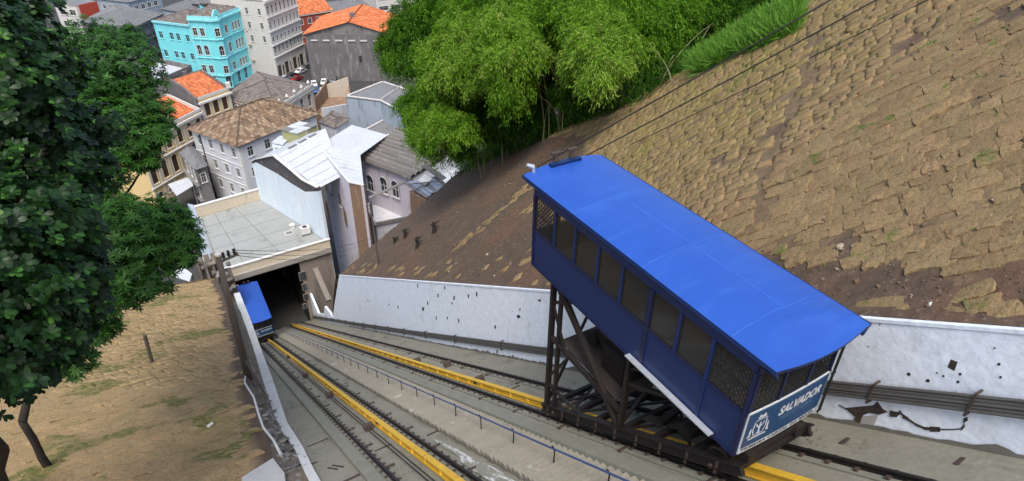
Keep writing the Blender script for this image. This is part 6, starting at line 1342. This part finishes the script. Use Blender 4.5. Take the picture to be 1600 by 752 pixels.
b.band(0, -42.2, .7, .6, M_trim); b.win(0, [.1, .34, .62, .86], [GZ + .1], 1.9, 3.6, False, M_beig, M_glassd, False); b.win(0, [.22, .48, .75], [GZ + .1], .9, 2.6, True, M_beig, M_glassd, False)
b.pil(0, [.01, .5, .99], GZ, -42.2, .45, M_trim); i1 = 3; b.win(i1, [.15, .4, .65, .88], [-45.6, -49.6, -53.4], .9, 1.8); b.finish(M_groof)
b.parapet(.9, .3, M_trim, edges=[0, 3])
# red house
fl, fr_ = xy(470, 72, GZ), xy(524, 62, GZ)
b = frontage('red_house', 'dark red house with white framed windows under an orange brown tile roof', fl, fr_, GZ, -53.8, 12, M_red, None)
b.win(0, [.12, .36, .6, .85], [-57.0, -61.2], 1.3, 1.7, False, M_trim); b.win(0, [], [], 1, 1); b.band(0, -54.2, .4, .3, M_trim); b.finish(); hip(b.t, [p[:2] for p in b.P], -53.8, 4.0, M_tileo, .02, .3, axis=0, tw=.7, tl_=1.1)
# blackened gable wall with the orange roof
fl, fr_ = xy(488, 126, GZ), xy(616, 127, GZ)
b = frontage('gabled_warehouse', 'big warehouse with a blank blackened gable wall and orange tile roof', fl, fr_, GZ, -50.3, 22, M_dgrey, None)
a_, d_, l_, n_ = b.edge(0); up = Vector((0, 0, 1)); pk = a_ + d_ * (l_ * .53); rise = 3.4
g = G(); g.prism([a_ + up * -50.3, a_ + d_ * l_ + up * -50.3, pk + up * (-50.3 + rise)], -n_ * .4); g.build('gable', M_grey, b.t)
for f in (.06, .2, .35, .5, .64, .8): p = a_ + d_ * (l_ * f) + up * -52.2; g = G(); g.prism([p, p + d_ * 2.0, p + d_ * 2.0 + up * .35, p + up * .35], n_ * .25); g.build('string_course', M_offw, b.t)
b.win(0, [.62], [-58.5], .8, 2.0, False, M_dgrey, M_glassd, False); b.finish()
bkk = -n_ * 22; o_ = n_ * .5; e0 = a_ - d_ * .5 + o_ + up * -50.35; e1 = a_ + d_ * (l_ + 1.2) + o_ + up * -50.5; rk = pk + o_ + up * (-50.3 + rise + .25)
tile_field(b.t, [e0 + bkk, e0, rk, rk + bkk], M_tileo, .6, 1.0); tile_field(b.t, [e1, e1 + bkk, rk + bkk, rk], M_tileo, .6, 1.0); g = G(); g.tube([rk + up * .1, rk + bkk + up * .1], .2, 5); g.build('ridge', M_tileo, b.t); g = G(); g.box(pk + bkk * .25 + up * (-50.3 + rise + .7), (1.2, 1.2, 1.5)); g.build('chimney', M_dgrey, b.t)
# far buildings along the top
def far(name, label, pix, z, wm, roof, h=None, cat='building'):
    return Bld(name, label, order([xy(px, py, z) for px, py in pix]), GZ, z, wm, cat)
b = far('grey_concrete_block', 'soot grey concrete block with bands of windows under a dark hip roof', [(128, 34), (200, 46), (252, 22), (180, 8)], -48, M_grey, None)
for i in range(4):
    if b.edge(i)[3].y < .3: b.win(i, [.12, .31, .5, .69, .88], [-51.5, -56.0, -60.5], 1.9, 1.7, False, M_grey, M_bgrey); b.band(i, -48.5, .5, .5, M_dgrey); b.band(i, -53, .3, .3, M_grey, 'string_course')
b.finish(); hip(b.t, [p[:2] for p in b.P], -48, 2.2, M_groof, .5, .4, axis=0, tw=.7, tl_=1.2)
b = far('white_red_tower', 'white and red office block at the top left corner behind the trees', [(84, 6), (118, 9), (150, 2), (118, -2)], -46, M_offw, None)
for i in range(4):
    if b.edge(i)[3].x < -.2: b.win(i, [.3, .75], [-49, -52.5, -56, -59.5], 2.2, 1.6, False, M_trim)
b.finish(M_groof); 
for i in range(4):
    if b.edge(i)[3].y < 0 and b.edge(i)[3].x > 0 or (b.edge(i)[3].y < -.3 and b.edge(i)[3].x > -.3): b.band(i, GZ, 18, .15, mat('tower_red', (.45, .07, .04), .85, (.38, .06, .035), .5, .8), 'red_facing', .12, 1)
for k, (pix, z, lab, wm) in enumerate((([(252, 14), (300, 22), (345, 6), (300, -2)], -54, 'first low grey roofed building behind the cyan building', M_bgrey), ([(300, 5), (345, 12), (385, -4), (340, -12)], -52, 'second low grey roofed building behind the cyan building, at the top edge', M_grey), ([(150, -2), (200, 4), (250, -8), (200, -16)], -50, 'blue grey shed building at the top edge above the soot grey block', M_bgrey))):
    b = far('distant_block', lab, pix, z, wm, None)
    for i in range(4):
        if b.edge(i)[3].y < 0: b.win(i, [.2, .4, .6, .8], [z - 3], 1.5, 1.4)
    b.finish(); hip(b.t, [p[:2] for p in b.P], z, 1.6, M_groof, .4, .3, axis=0, tw=.8, tl_=1.3)
fl, fr_ = xy(522, 50, GZ), xy(592, 42, GZ); b = frontage('yellow_arcade', 'long low ochre building with arches and a grey roof at the top edge', fl, fr_, GZ, -57.0, 16, M_yel, None)
b.win(0, [.1, .3, .5, .7, .9], [-61.5], 1.6, 2.2, True, M_trim); b.band(0, -57.4, .4, .4, M_trim); b.finish(); hip(b.t, [p[:2] for p in b.P], -57, 2.0, M_groof, .4, .3, axis=0, tw=.8, tl_=1.3)
fl, fr_ = xy(592, 48, GZ), xy(650, 40, GZ); b = frontage('modern_block', 'white modern block with long dark strip windows at the top edge', fl, fr_, GZ, -46, 14, M_offw, None)
b.win(0, [.18, .5, .82], [-49, -53, -57, -61], 3.6, 1.5, False, M_trim); b.finish(M_groof)
b = far('rear_white_house', 'white rendered house wall partly hidden behind the bamboo', [(612, 96), (690, 96), (690, 80), (612, 80)], -58.5, M_trim, None); b.win(0, [.7], [-62], 1.2, 1.4); b.finish(M_groof)
# blue-grey block and ruin in front of the street
Z = -51.0
P = order([xy(540, 151, Z), xy(594, 158, Z), xy(628, 176, Z), xy(664, 150, Z), xy(598, 128, Z)]); b = Bld('blue_grey_house', 'blocky blue grey rendered house with flat grey roofs left of the bamboo', P, GZ, Z, M_bgrey)
b.finish(M_groof); b.parapet(.25, .3, M_offw); g = G(); p, q = Vector((*xy(594, 158, Z), Z)), Vector((*xy(626, 136, Z), Z)); g.prism([p, q, q + Vector((.5, .3, 0)), p + Vector((.5, .3, 0))], (0, 0, .5)); g.build('party_wall', M_offw, b.t)
q0, q1 = at_z(570, 196, Z - 6), at_z(592, 184, Z - 5); P = order([xy(568, 200, Z - 4), xy(594, 212, Z - 4), xy(640, 196, Z - 4), xy(610, 178, Z - 4)]); b = Bld('brown_annexe', 'dark brown annexe below the blue grey house', P, GZ, Z - 4.6, M_brownw); b.finish(M_groof); b.parapet(.2, .3, M_offw)
Z = -55.5
P = order([xy(484, 170, Z), xy(506, 186, Z), xy(550, 168, Z), xy(546, 138, Z), xy(510, 140, Z)]); t = thing('ruined_house', 'roofless ruin of brown peeling walls between the tile roof and the blue grey house', 'ruin', (*P[0], GZ))
for p, q, h_, m in zip(P, P[1:] + P[:1], (.5, 2.5, 1.5, 3.0, 2.0), (M_brick, M_wwall, M_brick, M_beig, M_brick)): wallq('wall', Vector((*p, Z + h_)), Vector((*q, Z + h_ * .4)), GZ, m, t)
g = G(); g.poly(*[Vector((*p, Z - 2)) for p in P]); g.build('rubble_floor', M_brick, t)
b = far('tiled_outhouse', 'small brown tiled outhouse right of the mottled hip roof', [(500, 190), (524, 200), (545, 186), (520, 174)], -54, M_wwall, None); b.finish(); hip(b.t, [p[:2] for p in b.P], -54, .9, M_tileg, .3, .2, axis=0)
# street pavement strip
g = G(); q = [at_z(px, py, GZ + .12) for px, py in ((432, 126), (484, 99), (488, 103), (436, 131))]; g.prism(q, (0, 0, -.14)); pv = g.build('pavement', M_kerb, kind='structure')

# ---- parked cars
def make_vehicle(paint, label, loc, rot):
    t = thing('parked_car', label, 'car', (0, 0, 0), 'cars parked in the street')
    prof = [(-2.05, .35), (-2.1, .7), (-1.95, .92), (-1.3, .98), (-.75, 1.42), (.55, 1.45), (1.2, 1.0), (1.95, .86), (2.1, .6), (2.05, .35)]
    g = G(); V = []
    for s, k in ((-.8, 1), (-.86, 0), (.86, 0), (.8, 1)): V += [(x, s * (.86 if z > 1.1 else 1) * (1 if k == 0 else .97), z) for x, z in prof]
    n = len(prof); F = [(r * n + i, r * n + (i + 1) % n, (r + 1) * n + (i + 1) % n, (r + 1) * n + i) for r in range(3) for i in range(n)] + [tuple(range(n)), tuple(3 * n + i for i in range(n))]; g.add(V, F); g.build('body', paint, t, local=True)
    g = G(); g.poly((-1.27, -.68, 1.03), (-1.27, .68, 1.03), (-.8, .62, 1.4), (-.8, -.62, 1.4)); g.poly((1.16, -.68, 1.06), (.62, -.62, 1.43), (.62, .62, 1.43), (1.16, .68, 1.06)); g.v = [(x * 1.02, y, z + .02) for x, y, z in g.v]; g.build('windscreen', M_glassd, t, local=True)
    for s in (-1, 1):
        g = G(); g.poly((-1.1, s * .845, 1.02), (1.0, s * .845, 1.03), (.5, s * .77, 1.38), (-.7, s * .77, 1.36)); g.v = [(x, y * 1.02, z) for x, y, z in g.v]; g.build('side_window', M_glassd, t, local=True)
        for x in (-1.3, 1.3): g = G(); g.tube([(x, s * .72, .32), (x, s * .9, .32)], .32, 12); w = g.build('wheel', M_dark, t, local=True); g = G(); g.tube([(x, s * .9, .32), (x, s * .91, .32)], .18, 8); g.build('hub', M_alu, w, local=True)
        g = G(); g.bx(2.0, 2.09, s * .55 - .15, s * .55 + .15, .62, .76); g.build('headlight', M_trim, t, local=True)
    t.location = loc; t.rotation_euler = (0, 0, rot); return t
def paint(n, c): return mat('car_paint_' + n, c, .3, tuple(v * .92 for v in c), 1, .5, fine=0, coat=.4)
PT = dict(white=paint('white', (.75, .76, .78)), silver=paint('silver', (.4, .42, .45)), black=paint('black', (.02, .02, .023)), red=paint('red', (.3, .015, .015)), grey=paint('grey', (.13, .14, .15)), blue=paint('blue', (.03, .08, .25)))
proto = {}
CARS = [(445, 126, 'silver', 'silver car at the kerb nearest the grey tiled roof', .6), (456, 121, 'black', 'black car parked between the silver and red cars', .6), (464, 126, 'red', 'dark red car, the only red one in the street', .6), (471, 114, 'white', 'white car at the kerb in front of the white block', .6), (480, 107, 'grey', 'dark grey car furthest up the street by the white block', .6),
        (491, 134, 'white', 'white car parked leftmost in front of the blackened gable wall', 1.4), (507, 131, 'white', 'white hatchback right of centre in front of the blackened gable wall', 1.2), (522, 128, 'grey', 'grey car furthest right below the blackened gable wall', 1.1), (494, 144, 'blue', 'blue car, the only blue one, in front of the white cars', 1.4), (505, 145, 'white', 'white car right of the blue car beside the ruin', 1.2)]
for px, py, c, lab, rot in CARS:
    p = at_z(px, py, GZ + .01)
    if c not in proto: proto[c] = make_vehicle(PT[c], lab, p, rot)
    else:
        o = copy_tree(proto[c]); o.location = p; o.rotation_euler = (0, 0, rot); o['label'] = lab
print('script done', len(bpy.data.objects))
